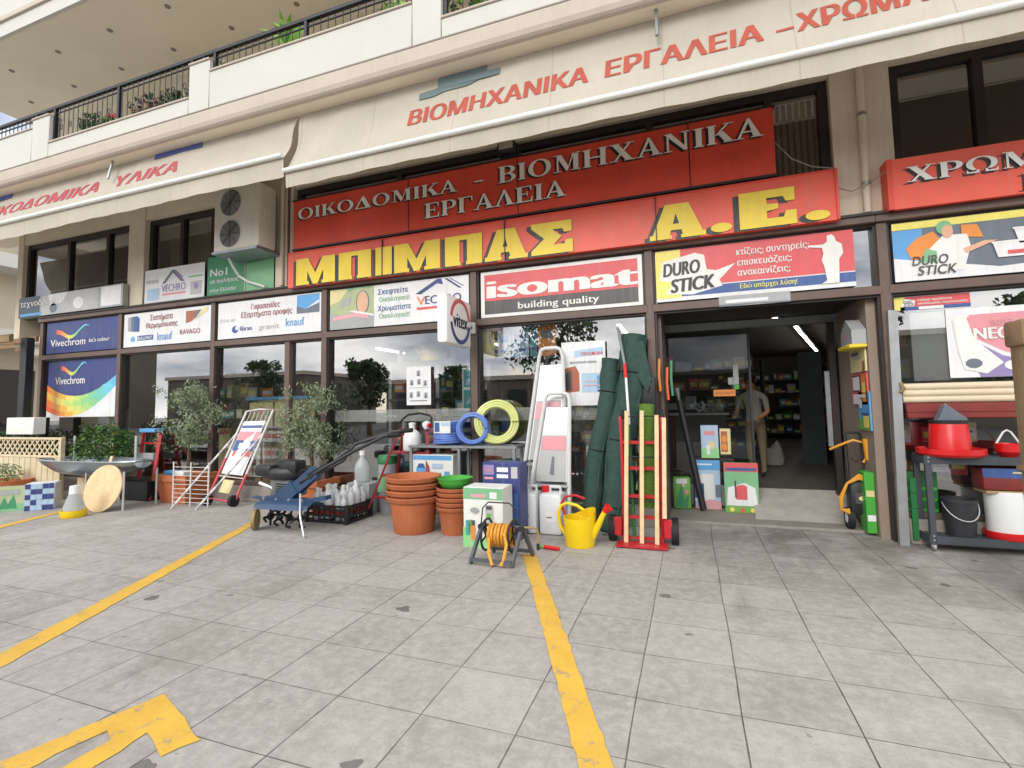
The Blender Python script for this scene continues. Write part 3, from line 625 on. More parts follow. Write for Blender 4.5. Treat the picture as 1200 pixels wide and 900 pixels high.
g = Panel(-.335, 1.80, ZA, ZB, SY, .05, 'paint_pale')
g.r(0, .14, .06, 1, 'lemon').r(.14, 1, .27, 1, 'sign_red').r(.14, 1, .08, .25, 'mid_blue')
g.p([(.02, .42), (.1, .36), (.05, .14), (.2, .1), (.36, .22), (.345, .34), (.43, .62), (.33, .52), (.28, .56), (.27, .84), (.22, .9), (.04, .78)], 'white', 2)
g.p([(.028, .43), (.045, .73), (.22, .86), (.26, .8), (.262, .55)], 'white', 3)
g.t('DURO', .045, .48, .27, 'black', 5, .2, bold=.055, shear=.2, rot=3); g.t('STICK', .085, .16, .27, 'black', 5, .235, bold=.055, shear=.2, rot=3)
g.t('κτίζεις; συντηρείς;', .44, .76, .125, 'white', 4, .355, bold=.02); g.t('επισκευάζεις;', .44, .56, .125, 'white', 4, .27, bold=.02); g.t('ανακαινίζεις;', .44, .37, .125, 'white', 4, .26, bold=.02); g.t('Εδώ υπάρχει λύση!', .45, .13, .09, 'lemon', 4, .28)
g.p([(.845, .08), (.925, .08), (.93, .5), (.95, .6), (.945, .76), (.92, .82), (.915, .9), (.9, .95), (.88, .93), (.878, .82), (.86, .78), (.79, .79), (.79, .76), (.855, .72), (.86, .62), (.85, .5), (.86, .4), (.87, .14)], 'white', 5)
g.done('panel_sign', 'red glue sign with a white silhouette of a worker, above the shop entrance')
g = Panel(2.16, 4.40, ZA, ZB, SY, .05, 'paint_slate')
g.r(0, 1, .88, 1, 'lemon').r(0, .12, .0, .87, 'sky_blue').p([(0, 0), (1, 0), (1, .22), (.4, .12), (0, .4)], 'pale', 2)
g.p([(.07, .36), (.05, .55), (.1, .72), (.16, .8), (.2, .6), (.17, .3)], 'orange', 3).p([(.1, .25), (.14, .5), (.2, .72), (.29, .7), (.3, .5), (.27, .12), (.12, .12)], 'white', 4).p([(.1, .3), (.13, .52), (.17, .46), (.17, .26)], 'light_green', 5)
g.ring(.205, .84, .07, .075, 'light_green', 5).ring(.215, .77, .05, .07, 'skin', 6).p([(.27, .46), (.35, .56), (.4, .55), (.36, .5), (.28, .38)], 'skin', 5).p([(.27, .66), (.35, .62), (.33, .84), (.27, .86)], 'orange', 3)
for a, b, m in [(.44, .36, 'pale'), (.52, .56, 'pale'), (.58, .74, 'slate'), (.62, .2, 'pale_blue')]: g.p([(a - .06, b + .13), (a + .07, b + .13), (a + .055, b - .1), (a - .045, b - .1)], m, 6).r(a - .065, a + .075, b + .13, b + .16, 'white', 7)
g.r(.43, .52, .30, .36, 'sign_red', 8); g.t('DURO', .07, .25, .16, 'charcoal', 8, .14, bold=.02, shear=.2); g.t('STICK', .09, .08, .16, 'charcoal', 8, .15, bold=.02, shear=.2)
g.done('panel_sign', 'blue grey glue sign with a white figure and stacked tubs at far right')
# grey worn board further left, on the pergola edge
g = Panel(-13.55, -10.22, 3.585, 4.02, -.14, .1, 'paint_photo_grey', 'steel_grey')
g.r(0, .22, .0, 1, 'dark_slate').r(.02, .24, .06, .18, 'sky_blue', 2).r(.24, .78, .02, .98, 'grey').r(.81, .985, .08, .95, 'pale').ring(.36, .3, .12, .1, 'slate', 2).p([(.3, .98), (.5, .98), (.44, .5), (.33, .4)], 'pale', 2).ring(.6, .4, .16, .12, 'pale', 2)
g.t('τεχνοδρομή', .02, .52, .3, 'white', 4, .38, bold=.02)
g.done('worn_sign', 'worn grey board sign with peeling pictures above the pergola')
# notices in the window between the storeys
g = Panel(-9.80, -8.22, 3.58, 4.24, -.012, .03, 'paint_pale')
g.p([(.3, .55), (.47, .92), (.5, .92), (.68, .55), (.62, .55), (.48, .84), (.36, .55)], 'slate').p([(.5, .9), (.53, .9), (.66, .66), (.63, .62)], 'lilac', 2); g.t('VECHRO', .3, .3, .22, 'lilac', 2, .4); g.r(.31, .7, .2, .26, 'pink'); g.r(.05, .26, .1, .44, 'pale_blue').r(.78, .96, .12, .5, 'grey').ring(.87, .36, .06, .06, 'lilac', 2).r(.74, .97, .62, .66, 'light_green').r(.02, .24, .6, .7, 'grey')
g.done('window_notice', 'white paint notice with a roof outline, under the brown upper window')
g = Panel(-8.15, -6.59, 3.58, 4.30, -.012, .03, 'paint_green')
g.r(.57, .585, 0, 1, 'photo_green').p([(.6, 0), (1, 0), (1, .75), (.6, .7)], 'light_green').t('No1', .05, .5, .2, 'pale', 2, .26, bold=.02).t('σε πωλήσεις', .05, .32, .1, 'pale', 2, .44).t('στην Ελλάδα', .05, .1, .09, 'pale', 2, .4)
g.done('window_notice', 'green notice reading No1 under the air conditioner')
# small signs on the entrance head and the right window
g = Panel(.38, 1.14, 2.648, 2.775, -.085, .03, 'paint_photo_grey'); g.r(.1, .7, .3, .6, 'pale'); g.p([(.0, .0), (.5, .1), (1, .0), (1, .12), (0, .2)], 'slate', 2); g.done('door_sensor', 'pale peeling panel on the brown beam over the entrance')
g = Panel(2.14, 2.82, 2.47, 2.615, .02, .006, 'paint_sign_red'); g.r(0, .16, 0, 1, 'lemon').r(.1, 1, 0, .24, 'mid_blue', 1).r(.34, .66, 0, .22, 'pale', 2).p([(.1, .3), (.28, .25), (.3, .7), (.16, .85)], 'white', 3); g.t('DURO', .14, .5, .22, 'charcoal', 4, .12).t('STICK', .15, .3, .22, 'charcoal', 4, .13).t('ειδικά προϊόντα', .33, .62, .18, 'white', 3, .44).t('οικοδομικής τεχνολογίας', .33, .36, .18, 'white', 3, .64); g.done('window_sticker', 'small red glue sticker along the top of the right window')
g = Panel(2.60, 3.62, 1.72, 2.45, .022, .008, 'paint_pale')
g.p([(.12, .78), (.2, .9), (1, .92), (1, .16), (.72, .22), (.45, .36), (.24, .55)], 'pink').p([(.15, .5), (.24, .5), (.44, .3), (.7, .18), (.95, .1), (.95, .0), (.25, 0)], 'lilac', 2).p([(.05, .85), (.16, .9), (.22, .55), (.44, .2), (.3, .05), (.12, .12), (.08, .4)], 'white', 3).ring(.2, .2, .07, .05, 'slate', 4).ring(.52, .16, .08, .05, 'white', 4)
g.t('SUPER', .36, .74, .08, 'rose', 5, .2).t('NEOPAL', .22, .54, .17, 'white', 5, .56, bold=.04)
g.done('window_banner', 'pink paint banner hanging in the right window')
g = Panel(2.30, 2.62, 1.70, 2.44, .06, .01, 'paint_photo_grey'); g.done('window_blind', 'plain grey panel behind the right window beside the pink banner')
# frosted band on the glass
mat('frosted', 'b9bdb8', .7, var=.05, alpha=.36)
for x0, x1, tx in [(-5.40, -2.92, 'www'), (-2.72, -.5, 'mpimpas.gr'), (2.12, 4.4, 'mpimpas.gr')]:
    g = MB(); g.rect(x0 + .08, x1 - .05, 1.31, 1.49, 'frosted', .026); g.text(tx, (x0 + 1.0) if x0 < 0 else 2.82, 1.36, .075, 'paint_photo_grey', .022, bold=.02)
    solo(g, 'window_sticker', {-5.40: 'frosted lettered band across the glass behind the red step ladder', -2.72: 'frosted lettered band across the glass behind the white ladders', 2.12: 'frosted lettered band across the glass behind the red feeder'}[x0], 'sticker', smooth=False)
# blue rainbow sign in the leftmost window, half height
g = Panel(-12.74, -10.48, 1.45, 2.62, .024, .006, 'paint_navy')
g.p([(0, 0), (1, 0), (1, .62), (.8, .55), (.6, .35), (.35, .2), (.15, .25), (0, .42)], 'pale', 1)
W1 = wave(lambda s: .42 - .95 * s + 1.35 * s * s - .12 * s ** 3)
band = lambda o0, o1: [(a, b + o0 * (.35 + .65 * (1 - a))) for a, b in W1] + [(a, b + o1 * (.35 + .65 * (1 - a))) for a, b in W1][::-1]
W1 = wave(lambda s: .42 - .95 * s + 1.35 * s * s - .12 * s ** 3, 36)
for j, (o0, o1, sh) in enumerate([(-.30, -.2, 0), (-.2, -.08, 1.2), (-.08, .05, 3.), (.05, .16, 1.6)]):
    f0 = lambda p, o: (p[0], p[1] + o * (.35 + .65 * (1 - p[0])))
    for q in range(36): a, b = W1[q], W1[q + 1]; g.p([f0(a, o0), f0(b, o0), f0(b, o1), f0(a, o1)], 'rainbow_%d' % max(0, min(11, int(q / 36 * 11 + sh * (1 - q / 36)))), 2)
swoosh(g, .2, .56, .72, .96, 3); g.t('Vivechrom', .12, .58, .14, 'white', 4, .42)
g.done('window_poster', 'large blue poster with a rainbow wave in the leftmost window')
# papers on the glass of the middle bays
g = Panel(-1.58, -1.0, 1.50, 2.34, -.05, .008, 'paint_pale'); g.p([(.04, .2), (.4, .22), (.4, .5), (.32, .62), (.04, .58)], 'brick', 1).p([(.08, .24), (.2, .24), (.2, .56), (.08, .5)], 'frame', 2) if False else g.p([(.04, .2), (.4, .22), (.4, .5), (.32, .62), (.04, .58)], 'brick', 1).p([(.08, .24), (.22, .24), (.22, .56), (.08, .5)], 'charcoal', 2)
g.r(.45, .95, .2, .5, 'pale_blue', 1).r(.8, .93, .25, .46, 'sky_blue', 2).p([(.3, .75), (.95, .8), (.95, .9), (.3, .86)], 'pale_blue', 1); g.t('ΠΡΟΣΦΟΡΑ', .45, .78, .05, 'sign_red', 3, .5).t('φωτιστικά κήπου', .2, .66, .04, 'slate', 3, .6); g.r(.5, .9, .3, .32, 'rose', 3).r(.5, .9, .36, .38, 'grey', 3)
g.done('window_poster', 'white offer poster on the glass between the tall ladder and the net rolls')
g = Panel(-3.98, -3.57, 1.55, 2.12, -.02, .006, 'paint_pale')
for u, v in ((.5, .84), (.22, .6), (.52, .62), (.78, .58), (.2, .28), (.5, .3), (.8, .26)): g.r(u - .09, u + .07, v - .09, v + .06, 'grey', 1).p([(u - .06, v - .08), (u + .05, v - .08), (u + .02, v + .05), (u - .02, v + .05)], 'slate', 2)
g.r(.1, .9, .44, .46, 'grey', 1).r(.15, .85, .1, .12, 'charcoal', 1); g.done('window_poster', 'white sheet with small dark pictures on the glass under the inner shelf')
for (x0, x1, z0, z1, m1, m2, lb) in [(-2.81, -2.62, 2.2, 2.6, 'lemon', 'straw', 'yellow'), (-2.57, -2.37, 2.2, 2.6, 'pale', 'sky_blue', 'white and blue'), (-2.36, -2.10, 2.2, 2.62, 'pale_blue', 'mid_blue', 'pale blue'), (-2.08, -1.98, 2.2, 2.62, 'teal', 'mid_blue', 'teal'), (-1.96, -1.70, 2.2, 2.64, 'orange', 'slate', 'orange')]:
    g = Panel(x0, x1, z0, z1, .15, .02, 'paint_' + m1); g.r(.15, .85, .55, .8, m2).r(.2, .8, .2, .3, m2); g.done('hanging_packet', lb + ' packet hanging in the window above the hose coils')

# projecting light box
t = thing('projecting_sign', 'white projecting light box sign with a red and blue ring', 'sign', (-2.87, -.6, 2.62))
g = MB(t.location); g.box(-2.955, -2.80, -.985, -.24, 2.31, 2.95, mat('box_white', 'f0f0ee', .4, var=.04), .05); g.build('case', t)
g = MB(t.location)
f = MB(); f.plate([ell(0, 0, .30, .30, 30, 8, 172) + ell(0, 0, .235, .245, 30, 8, 172)[::-1]], 'paint_sign_red', 0); f.plate([ell(0, 0, .30, .30, 30, 188, 352) + ell(0, 0, .235, .245, 30, 188, 352)[::-1]], 'paint_navy', 0); f.text('vitex', 0, -.085, .2, 'paint_navy', -.001, .42, 'c', .04)
f.v = [Vector((-2.797 - .0 * p.y, -.6 + p.x, 2.63 + p.z)) for p in f.v]
f.o = Vector(t.location); f.build('ring_mark', t, smooth=False)
g = MB(t.location); g.tube([(-2.87, -.24, 2.62), (-2.87, -.06, 2.62)], .035, 'steel_grey', 10); g.box(-2.93, -2.81, -.14, -.08, 2.54, 2.70, 'white_paint', .01); g.build('bracket', t)

# ------------------------------------------------------------------ awnings
m = mat('awning_cloth', 'b1aa9d', .9, var=.08, scale=1.3, streak=.34, dirt=(.36, .31, .24)); t = m.node_tree; l = t.links.new; p = t.nodes['Principled BSDF']; c = N(t, 'ShaderNodeTexCoord'); sx = N(t, 'ShaderNodeSeparateXYZ'); l(c.outputs['Object'], sx.inputs[0])
seam = math_('MULTIPLY', math_('LESS_THAN', math_('FRACT', math_('DIVIDE', sx.outputs[0], 1.18)), .012), .4); src = p.inputs['Base Color'].links[0].from_socket; l(mixc(seam, src, hx('8a8171')), p.inputs['Base Color'])
mat('awning_red', 'ab5243', .9, var=.12, scale=6); mat('awning_pink', 'b0525a', .9, var=.12, scale=6); mat('awning_blue', '4a5593', .9, var=.1); mat('awning_green', '67787a', .9, var=.1)
def awning(x0a, x0b, x1a, x1b, zb, vz, seed, name, label, wrinkle):
    t = thing(name, label, 'awning', ((x0a + x1a) / 2, -1.6, zb)); r = random.Random(seed)
    ph = [r.uniform(0, 6) for _ in range(8)]
    def AW(x, s, o=0.):                                     # x along the wall, s from the roller (0) down to the front bar (1)
        e = sum(wrinkle * math.exp(-abs(x - xe) * .9) * math.sin(5.5 * abs(x - xe) + (s - .2) * 5 + ph[0]) for xe in (x1b, x0b)) * (s * (1.1 - s) * 3)
        wv = e + .011 * math.sin(x * 1.9 + ph[1]) * math.sin(3 * s) + .006 * math.sin((x + s * 1.1) * 3.7 + ph[6]) * math.sin(math.pi * s) + .004 * math.sin(x * 7.3 + 9 * s + ph[2]) - .035 * math.sin(math.pi * s)
        z = 5.56 + (zb - 5.56) * s; y = -1.25 - .25 * s
        return Vector((x, y - wv * .95 - o * .96, z - wv * .3 + o * .26))
    nx, ns = 160, 14; g = MB(t.location); vs = []; fs = []
    for i in range(nx + 1):
        for j in range(ns + 1):
            s = j / ns; a = x0a + (x0b - x0a) * s; b = x1a + (x1b - x1a) * s
            vs.append(AW(a + (b - a) * i / nx, s))
    for i in range(nx):
        for j in range(ns): q = i * (ns + 1) + j; fs.append((q, q + 1, q + ns + 2, q + ns + 1))
    g.add(vs, fs, 'awning_cloth'); g.build('cloth', t, ang=80)
    g = MB(t.location); vs = []; fs = []
    for i in range(nx + 1):
        x = x0b + (x1b - x0b) * i / nx
        for j in range(5):
            s = j / 4; vs.append((x, -1.515 - .012 * s * math.sin(x * 2.3 + ph[3]) - .008 * s * math.sin(x * 11 + ph[4]), zb - .03 - s * (zb - .03 - vz - .008 * math.sin(x * .7 + ph[5]))))
    for i in range(nx):
        for j in range(4): q = i * 5 + j; fs.append((q, q + 1, q + 6, q + 5))
    g.add(vs, fs, 'awning_cloth'); g.build('valance', t, ang=80)
    g = MB(t.location); g.tube([(x0b, -1.54, zb), (x1b, -1.54, zb)], .032, 'white_paint', 12); g.build('front_bar', t)
    for x in ((-8.6 if x0b < -6 else -.16),):
        if x0b > -6 or x > -10:
            a = MB(t.location); a.beam((x, -1.0, 5.52), (x, -1.77, zb), .03, .02, 'steel_grey') if abs(x + .16) > .1 and abs(x + 8.6) > .1 else a.tube([(x, -1.36, 5.57), (x, -1.42, 5.25)], .018, 'steel_grey', 8); a.build('arm', t)
    def put(txt, xa, xb, zlo, zhi, m, shear=.0, bold=.022):
        v, f = text_shape(txt, 0., shear); xs = [p[0] for p in v]; k = (xb - xa) / (max(xs) - min(xs)); g = MB(t.location); mn = min(xs)
        
        for q, dx in enumerate((0, -bold, bold, -2 * bold, 2 * bold)):                 # small faces, so that the print lies on the folds of the cloth
            V = [(xa + (p[0] - mn + dx) * k, zlo + (zhi - zlo) * p[1] / .73, p[2]) for p in v]; todo = [tuple(V[i] for i in t_) for t_ in f]; out = []
            while todo:
                T_ = todo.pop(); ed = [math.hypot(T_[i][0] - T_[(i + 1) % 3][0], T_[i][1] - T_[(i + 1) % 3][1]) for i in range(3)]; i = ed.index(max(ed))
                if ed[i] > .09: A_, B_, C_ = T_[i], T_[(i + 1) % 3], T_[(i + 2) % 3]; M_ = tuple((A_[j] + B_[j]) / 2 for j in range(3)); todo += [(A_, M_, C_), (M_, B_, C_)]
                else: out.append(T_)
            g.add([AW(p[0], p[1], .0035 + .0008 * q + .0004 * p[2]) for T_ in out for p in T_], [(3 * i, 3 * i + 1, 3 * i + 2) for i in range(len(out))], m)
        g.build('lettering', t, smooth=False)
    def patch(pts, m):
        g = MB(t.location); S = lambda s: s
        T = tessellate_polygon([[Vector((a, b, 0)) for a, b in pts]]); g.add([AW(a, S(b), .012) for a, b in pts], [tuple(q) for q in T], m); g.build('emblem', t, smooth=False)
    return put, patch
put, patch = awning(-16.2, -16.2, -4.94, -4.92, 4.86, 4.58, 3, 'awning', 'cream awning with pink letters at the left end of the front', .03)
put('ΟΙΚΟΔΟΜΙΚΑ', -12.24, -8.94, .66, .356, 'awning_pink', .1); put('ΥΛΙΚΑ', -8.53, -7.10, .66, .356, 'awning_pink', .1)
patch([(-7.75, .14), (-6.73, .14), (-6.73, .01), (-7.75, .01)], 'awning_blue'); patch([(-13.2, .14), (-11.5, .14), (-11.5, .01), (-13.2, .01)], 'awning_blue')
put, patch = awning(-4.88, -4.88, 7.0, 7.0, 4.64, 4.42, 11, 'awning', 'cream awning with orange red letters reaching over the shop entrance', .045)
put('ΒΙΟΜΗΧΑΝΙΚΑ', -3.10, -.89, .676, .429, 'awning_red', .04); put('ΕΡΓΑΛΕΙΑ', -.69, .80, .676, .429, 'awning_red', .04); put('-', .94, 1.05, .676, .429, 'awning_red'); put('ΧΡΩΜΑΤΑ', 1.10, 2.45, .676, .429, 'awning_red', .04)
patch([(-3.0, .29), (-2.8, .29), (-2.65, .25), (-2.35, .25), (-2.2, .2), (-1.93, .2), (-1.93, .1), (-2.1, .1), (-2.1, .01), (-2.75, .01), (-2.75, .17), (-3.0, .19)], 'awning_green')

# ------------------------------------------------------------------ fixtures on the wall
def aircon(loc, w_, h_, d_, label, fans):
    t = thing('air_conditioner', label, 'air conditioner', loc)
    g = MB(); g.box(-w_ / 2, w_ / 2, -d_, 0, 0, h_, mat('ac_cream', 'dcd8cc', .5, var=.08, streak=.25, dirt=(.3, .25, .2)), .02); g.build('case', t)
    for k in range(fans):
        cz = h_ * (k + .5) / fans; r_ = min(w_ * .30, h_ / fans * .42); cx = -w_ * .12
        g = MB(); g.plate([ell(cx, cz, r_, r_, 28)], mat('fan_grey', '4b4945', .8), -d_ - .003)
        for q in range(9): rr = r_ * (q + 1) / 9; g.tube([(cx + rr * math.cos(a_), -d_ - .012, cz + rr * math.sin(a_)) for a_ in [i * math.pi / 14 for i in range(28)]], .004, 'paint_grey', 4, closed=True)
        for q in range(8): a_ = q * math.pi / 4; g.beam((cx, -d_ - .014, cz), (cx + r_ * math.cos(a_), -d_ - .014, cz + r_ * math.sin(a_)), .008, .008, 'dark_metal')
        g.build('fan_grille', t)
    g = MB(); g.box(-w_ / 2, w_ / 2, -d_ - .03, .14, -.05, -.012, 'steel_grey'); g.build('support', t)
    return t
aircon((-6.92, -.14, 4.17), .98, 1.06, .36, 'large two fan air conditioner hung over the green notice', 2)
g = MB(); g.tube([(-7.3, -.3, 4.12), (-7.3, -.2, 3.98), (-7.28, -.1, 3.85), (-7.1, -.07, 3.74), (-6.85, -.07, 3.66), (-6.7, -.09, 3.60)], .022, 'white_paint', 8); solo(g, 'drain_hose', 'pale drain hose curving down from the air conditioner', 'hose')
g = MB(); g.tube([(-6.38, -.05, 5.4), (-6.38, -.05, 3.6)], .035, 'plaster_beige', 10); g.tube([(-6.26, -.04, 5.4), (-6.26, -.04, 3.6)], .018, 'frame_brown', 8); part(g, 'drain_pipe')
g = MB(); g.tube([(1.96, -.06, 5.45), (1.95, -.06, 3.58)], .038, 'plaster_beige', 12)
for z in (3.9, 4.7): g.lathe([(.046, z), (.046, z + .03)], 'steel_grey', 12, 1.955, -.06)
part(g, 'drain_pipe')
def cable(pts, label, r=.008):
    g = MB(); g.tube(pts, r, mat('cable_grey', '8b8478', .7), 6); solo(g, 'cable', label, 'cable')
cable([(1.06, -.19, 4.5), (1.22, -.15, 4.3), (1.42, -.16, 4.16), (1.62, -.19, 4.09)], 'thin cable looping from the upper red sign to the yellow lettered sign')
cable([(1.66, -.18, 3.86), (1.8, -.1, 3.83), (1.95, -.12, 3.88), (2.11, -.18, 3.98)], 'thin cable strung across the beige pilaster between two red signs', .006)
t = thing('flood_lamp', 'small flood lamp above the dash of the upper red sign', 'lamp', (-2.2, -.28, 4.96)); g = MB(); g.box(-.13, .13, -.1, .02, .02, .13, 'dark_metal', .02); g.build('housing', t); g = MB(); g.box(-.10, .10, -.113, -.1, .03, .12, 'curtain', .004); g.build('lens', t, smooth=False); g = MB(); g.box(-.15, -.135, -.06, .1, -.01, .1, 'dark_metal'); g.box(.135, .15, -.06, .1, -.01, .1, 'dark_metal'); g.box(-.15, .15, .08, .1, -.01, .03, 'dark_metal'); g.build('bracket', t)
aircon((-9.0, .85, 6.6), .8, 1.2, .32, 'white air conditioner standing on the upper balcony', 2)
# ------------------------------------------------------------------ objects in front of the shop
mat('terracotta', 'b5673f', .8, var=.14, scale=5, streak=.15, dirt=(.5, .36, .27), bump=.06); mat('terracotta_dull', 'a9562f', .7, var=.15, scale=4)
mat('soil', '3a2c22', .95, var=.3, bump=.4); mat('wood_cream', 'cfc0a0', .75, var=.14, scale=7, streak=.3, dirt=(.3, .24, .16)); mat('wood_pale', 'd9bd92', .6, var=.16, scale=9, streak=.25, dirt=(.45, .3, .16))
mat('wood_weathered', '8d7558', .9, var=.3, scale=5, streak=.6, dirt=(.13, .1, .07), bump=.4, bscale=25)
mat('bark', '5a4c3c', .95, var=.3, bump=.5, bscale=30)
for n_, c_ in (('olive_a', '7f8d6c'), ('olive_b', '67785a'), ('olive_c', 'a0ab8e'), ('bush_a', '3a5c26'), ('bush_b', '2b4c1a'), ('bush_c', '56802f'), ('plant_a', '4f8a36'), ('plant_b', '7fae3c'), ('hedge_a', '2e4d20'), ('hedge_b', '3f6030'), ('street_a', '3a4d2c'), ('street_b', '4a6038')): mat(n_, c_, .6, var=.15, scale=20)
OLV = ['olive_a', 'olive_b', 'olive_c', 'olive_a']; BSH = ['bush_a', 'bush_b', 'bush_c', 'bush_a']
mat('stainless', '9ba3a8', .28, metal=.9, var=.08, scale=3); mat('galvanised', 'a3a7a8', .45, metal=.7, var=.15, streak=.35, dirt=(.22, .14, .09)); mat('alu', 'c9ccce', .35, metal=.7, var=.06)
mat('red_plastic', 'd0191c', .35, var=.04); mat('red_steel', 'b8202a', .4, var=.1, streak=.2, dirt=(.2, .05, .04)); mat('black_plastic', '222326', .45, var=.15); mat('white_plastic', 'dfe1e0', .35, var=.04); mat('milky', 'd3d6d8', .35, var=.05); mat('yellow_plastic', 'e8c510', .4, var=.06); mat('green_plastic', '46a03c', .4, var=.06); mat('dark_green_plastic', '1f6a38', .45, var=.1)
mat('hose_blue', '5f7fc6', .4, var=.12); mat('hose_lime', 'ced488', .4, var=.08); mat('hose_orange', 'd9982f', .4, var=.08); mat('engine_blue', '2c4767', .35, var=.1, streak=.1); mat('engine_grey', '8b8d8e', .4, metal=.6, var=.2); mat('net_green', '304b44', .85, var=.25, scale=14, bump=.5, bscale=120); mat('turf', '5a7c2c', .95, var=.35, scale=50, bump=.8, bscale=150)
mat('carton', 'a98d66', .8, var=.1); mat('card_white', 'dcded8', .6, var=.05); mat('clear', 'c4cccd', .15, var=.05, alpha=.55); mat('label_red', 'b8402e', .5); mat('bucket_black', '2b2d31', .6, var=.15); mat('rose_red', 'b3202c', .6); mat('cloth_white', '97938a', .9); mat('cloth_beige', '7a6a52', .9); mat('hair', '241c17', .8); mat('skin_tone', 'b0805f', .6)

# left of the shop: fence, hedge, pergola
t = thing('lattice_fence', 'cream wooden fence with a lattice top, beside the metal basin', 'fence', (-12.3, -.85, 0))
g = MB(t.location)
for z in (1.055, .735): g.box(-14.2, -10.48, -.875, -.825, z, z + .04, 'wood_cream', .004)
for x in (-14.1, -12.6, -10.52): g.box(x - .035, x + .035, -.885, -.815, 0, 1.1, 'wood_cream', .004)
g.build('frame', t)
g = MB(t.location); x = -14.3
while x < -10.3:
    for s, yo in ((1, 0), (-1, .012)):
        a, b = (x, x + .30) if s > 0 else (x + .30, x)
        if -14.1 < min(a, b) and max(a, b) < -10.5: g.beam((a, -.856 + yo, .77), (b, -.856 + yo, 1.06), .026, .01, 'wood_cream', up=(0, 1, 0))
    x += .15
g.build('lattice', t)
g = MB(t.location); x = -14.1
while x < -10.6:
    g.box(x, x + .155, -.862, -.838, .05, .735, 'wood_cream', .003); x += .17
g.build('boards', t)
g = MB(); leaves(g, (-13.2, -.25, .6), (1.6, .3, .62), 2600, .07, ['hedge_a', 'hedge_b', 'bush_b'], .5); solo(g, 'hedge', 'dark clipped hedge seen through the lattice fence', 'hedge', smooth=False)
g = MB(); g.box(-12.72, -11.85, -.62, -.42, 1.13, 1.46, 'white_paint', .008); g.box(-12.3, -12.26, -.56, -.5, 0, 1.13, 'dark_metal'); solo(g, 'notice_board', 'blank white board on a post above the lattice fence', 'board')
t = thing('pergola', 'brown slatted pergola with a dark steel post at the left corner', 'pergola', (-12.55, -.4, 0))
g = MB(t.location); g.box(-12.62, -12.42, -.52, -.38, 0, 3.06, 'iron_black', .01); g.build('post', t)
g = MB(t.location)
for i in range(9): g.box(-15.5, -12.95, -.95 + i * .42, -.90 + i * .42, 3.06, 3.16, 'wood_weathered')
for y in (-.8, .9): g.box(-15.5, -12.4, y, y + .07, 2.94, 3.055, 'wood_weathered')
g.build('slats', t); g = MB(t.location); g.box(-15.5, -12.95, -1.02, -.955, 3.10, 3.22, 'steel_grey'); g.build('fascia', t)

t = thing('round_bush', 'round clipped green bush behind the metal basin', 'bush', (-10.0, -.45, 0))
g = MB(t.location); leaves(g, (-10.0, -.45, .86), (.64, .46, .42), 3600, .05, BSH, .6, shell=.4); [leaves(g, (-10 + rnd.uniform(-.5, .5), -.45 + rnd.uniform(-.3, .1), .86 + rnd.uniform(.2, .4)), (.09, .09, .09), 40, .05, BSH, .5) for _ in range(14)]; g.build('foliage', t, smooth=False)
g = MB(t.location); g.tube([(-10, -.45, .3), (-10, -.45, .9)], .04, 'bark'); g.build('stem', t); g = MB(t.location); g.lathe([(.2, 0), (.28, .4), (.30, .4), (.30, .46), (.26, .46), (.25, .42), (0, .42)], 'terracotta_dull', 20, -10, -.45); g.build('pot', t)
# stainless trough on legs
t = thing('metal_basin', 'long shiny steel basin on thin legs beside the round bush', 'basin', (-9.5, -.95, 0))
g = MB(t.location); n = 26; m_ = 9; vs = []
for i in range(n + 1):
    u = i / n; x = -10.75 + 2.5 * u; e = min(1, math.sin(math.pi * min(max(u, .02), .98)) ** .35); dep = .27 * (min(1, u / .28) ** .6) * (1 - .0 * u); wd = .34 * e
    for j in range(m_):
        q = math.pi * j / (m_ - 1); vs.append((x, -.95 - wd * math.cos(q), .735 - dep * math.sin(q) ** .7 * e))
g.add(vs, [(i * m_ + j, i * m_ + j + 1, (i + 1) * m_ + j + 1, (i + 1) * m_ + j) for i in range(n) for j in range(m_ - 1)], 'stainless')
rim = [vs[i * m_] for i in range(n + 1)] + [vs[i * m_ + m_ - 1] for i in range(n, -1, -1)]; g.tube(rim, .016, 'stainless', 6, closed=True); g.build('bowl', t, ang=60)
for x, y in ((-9.2, -1.2), (-8.3, -1.2), (-9.2, -.7), (-8.3, -.7)): g = MB(t.location); g.tube([(x, y, 0), (x, y, .6)], .016, 'alu', 8); g.build('leg', t)
for x in (-10.35, -8.75): g = MB(t.location); g.tube([(x, -.75, .66), (x, -.75, 1.12)], .02, 'alu', 8); g.build('standpipe', t)
g = MB(); g.box(-9.5, -8.75, -.55, -.15, 0, .34, 'black_plastic', .02); solo(g, 'storage_box', 'dark box on the paving under the metal basin', 'box')
g = MB(); g.box(-10.3, -9.75, -.72, -.4, 0, .38, 'wood_pale', .01); g.box(-10.2, -9.85, -.74, -.721, .08, .3, 'wood_cream'); solo(g, 'wooden_box', 'small pale wooden box under the left end of the metal basin', 'box')
t = thing('herb_pot', 'small grey green herb in a wide terracotta bowl by the lattice fence', 'plant', (-11.48, -1.15, 0))
g = MB(t.location); g.lathe([(.2, 0), (.32, .26), (.37, .27), (.38, .37), (.34, .37), (.32, .32), (0, .32)], 'terracotta', 24, -11.48, -1.15); g.build('pot', t); g = MB(t.location); leaves(g, (-11.48, -1.15, .48), (.24, .22, .2), 320, .07, ['olive_a', 'olive_c', 'bush_c'], .35); g.build('foliage', t, smooth=False)
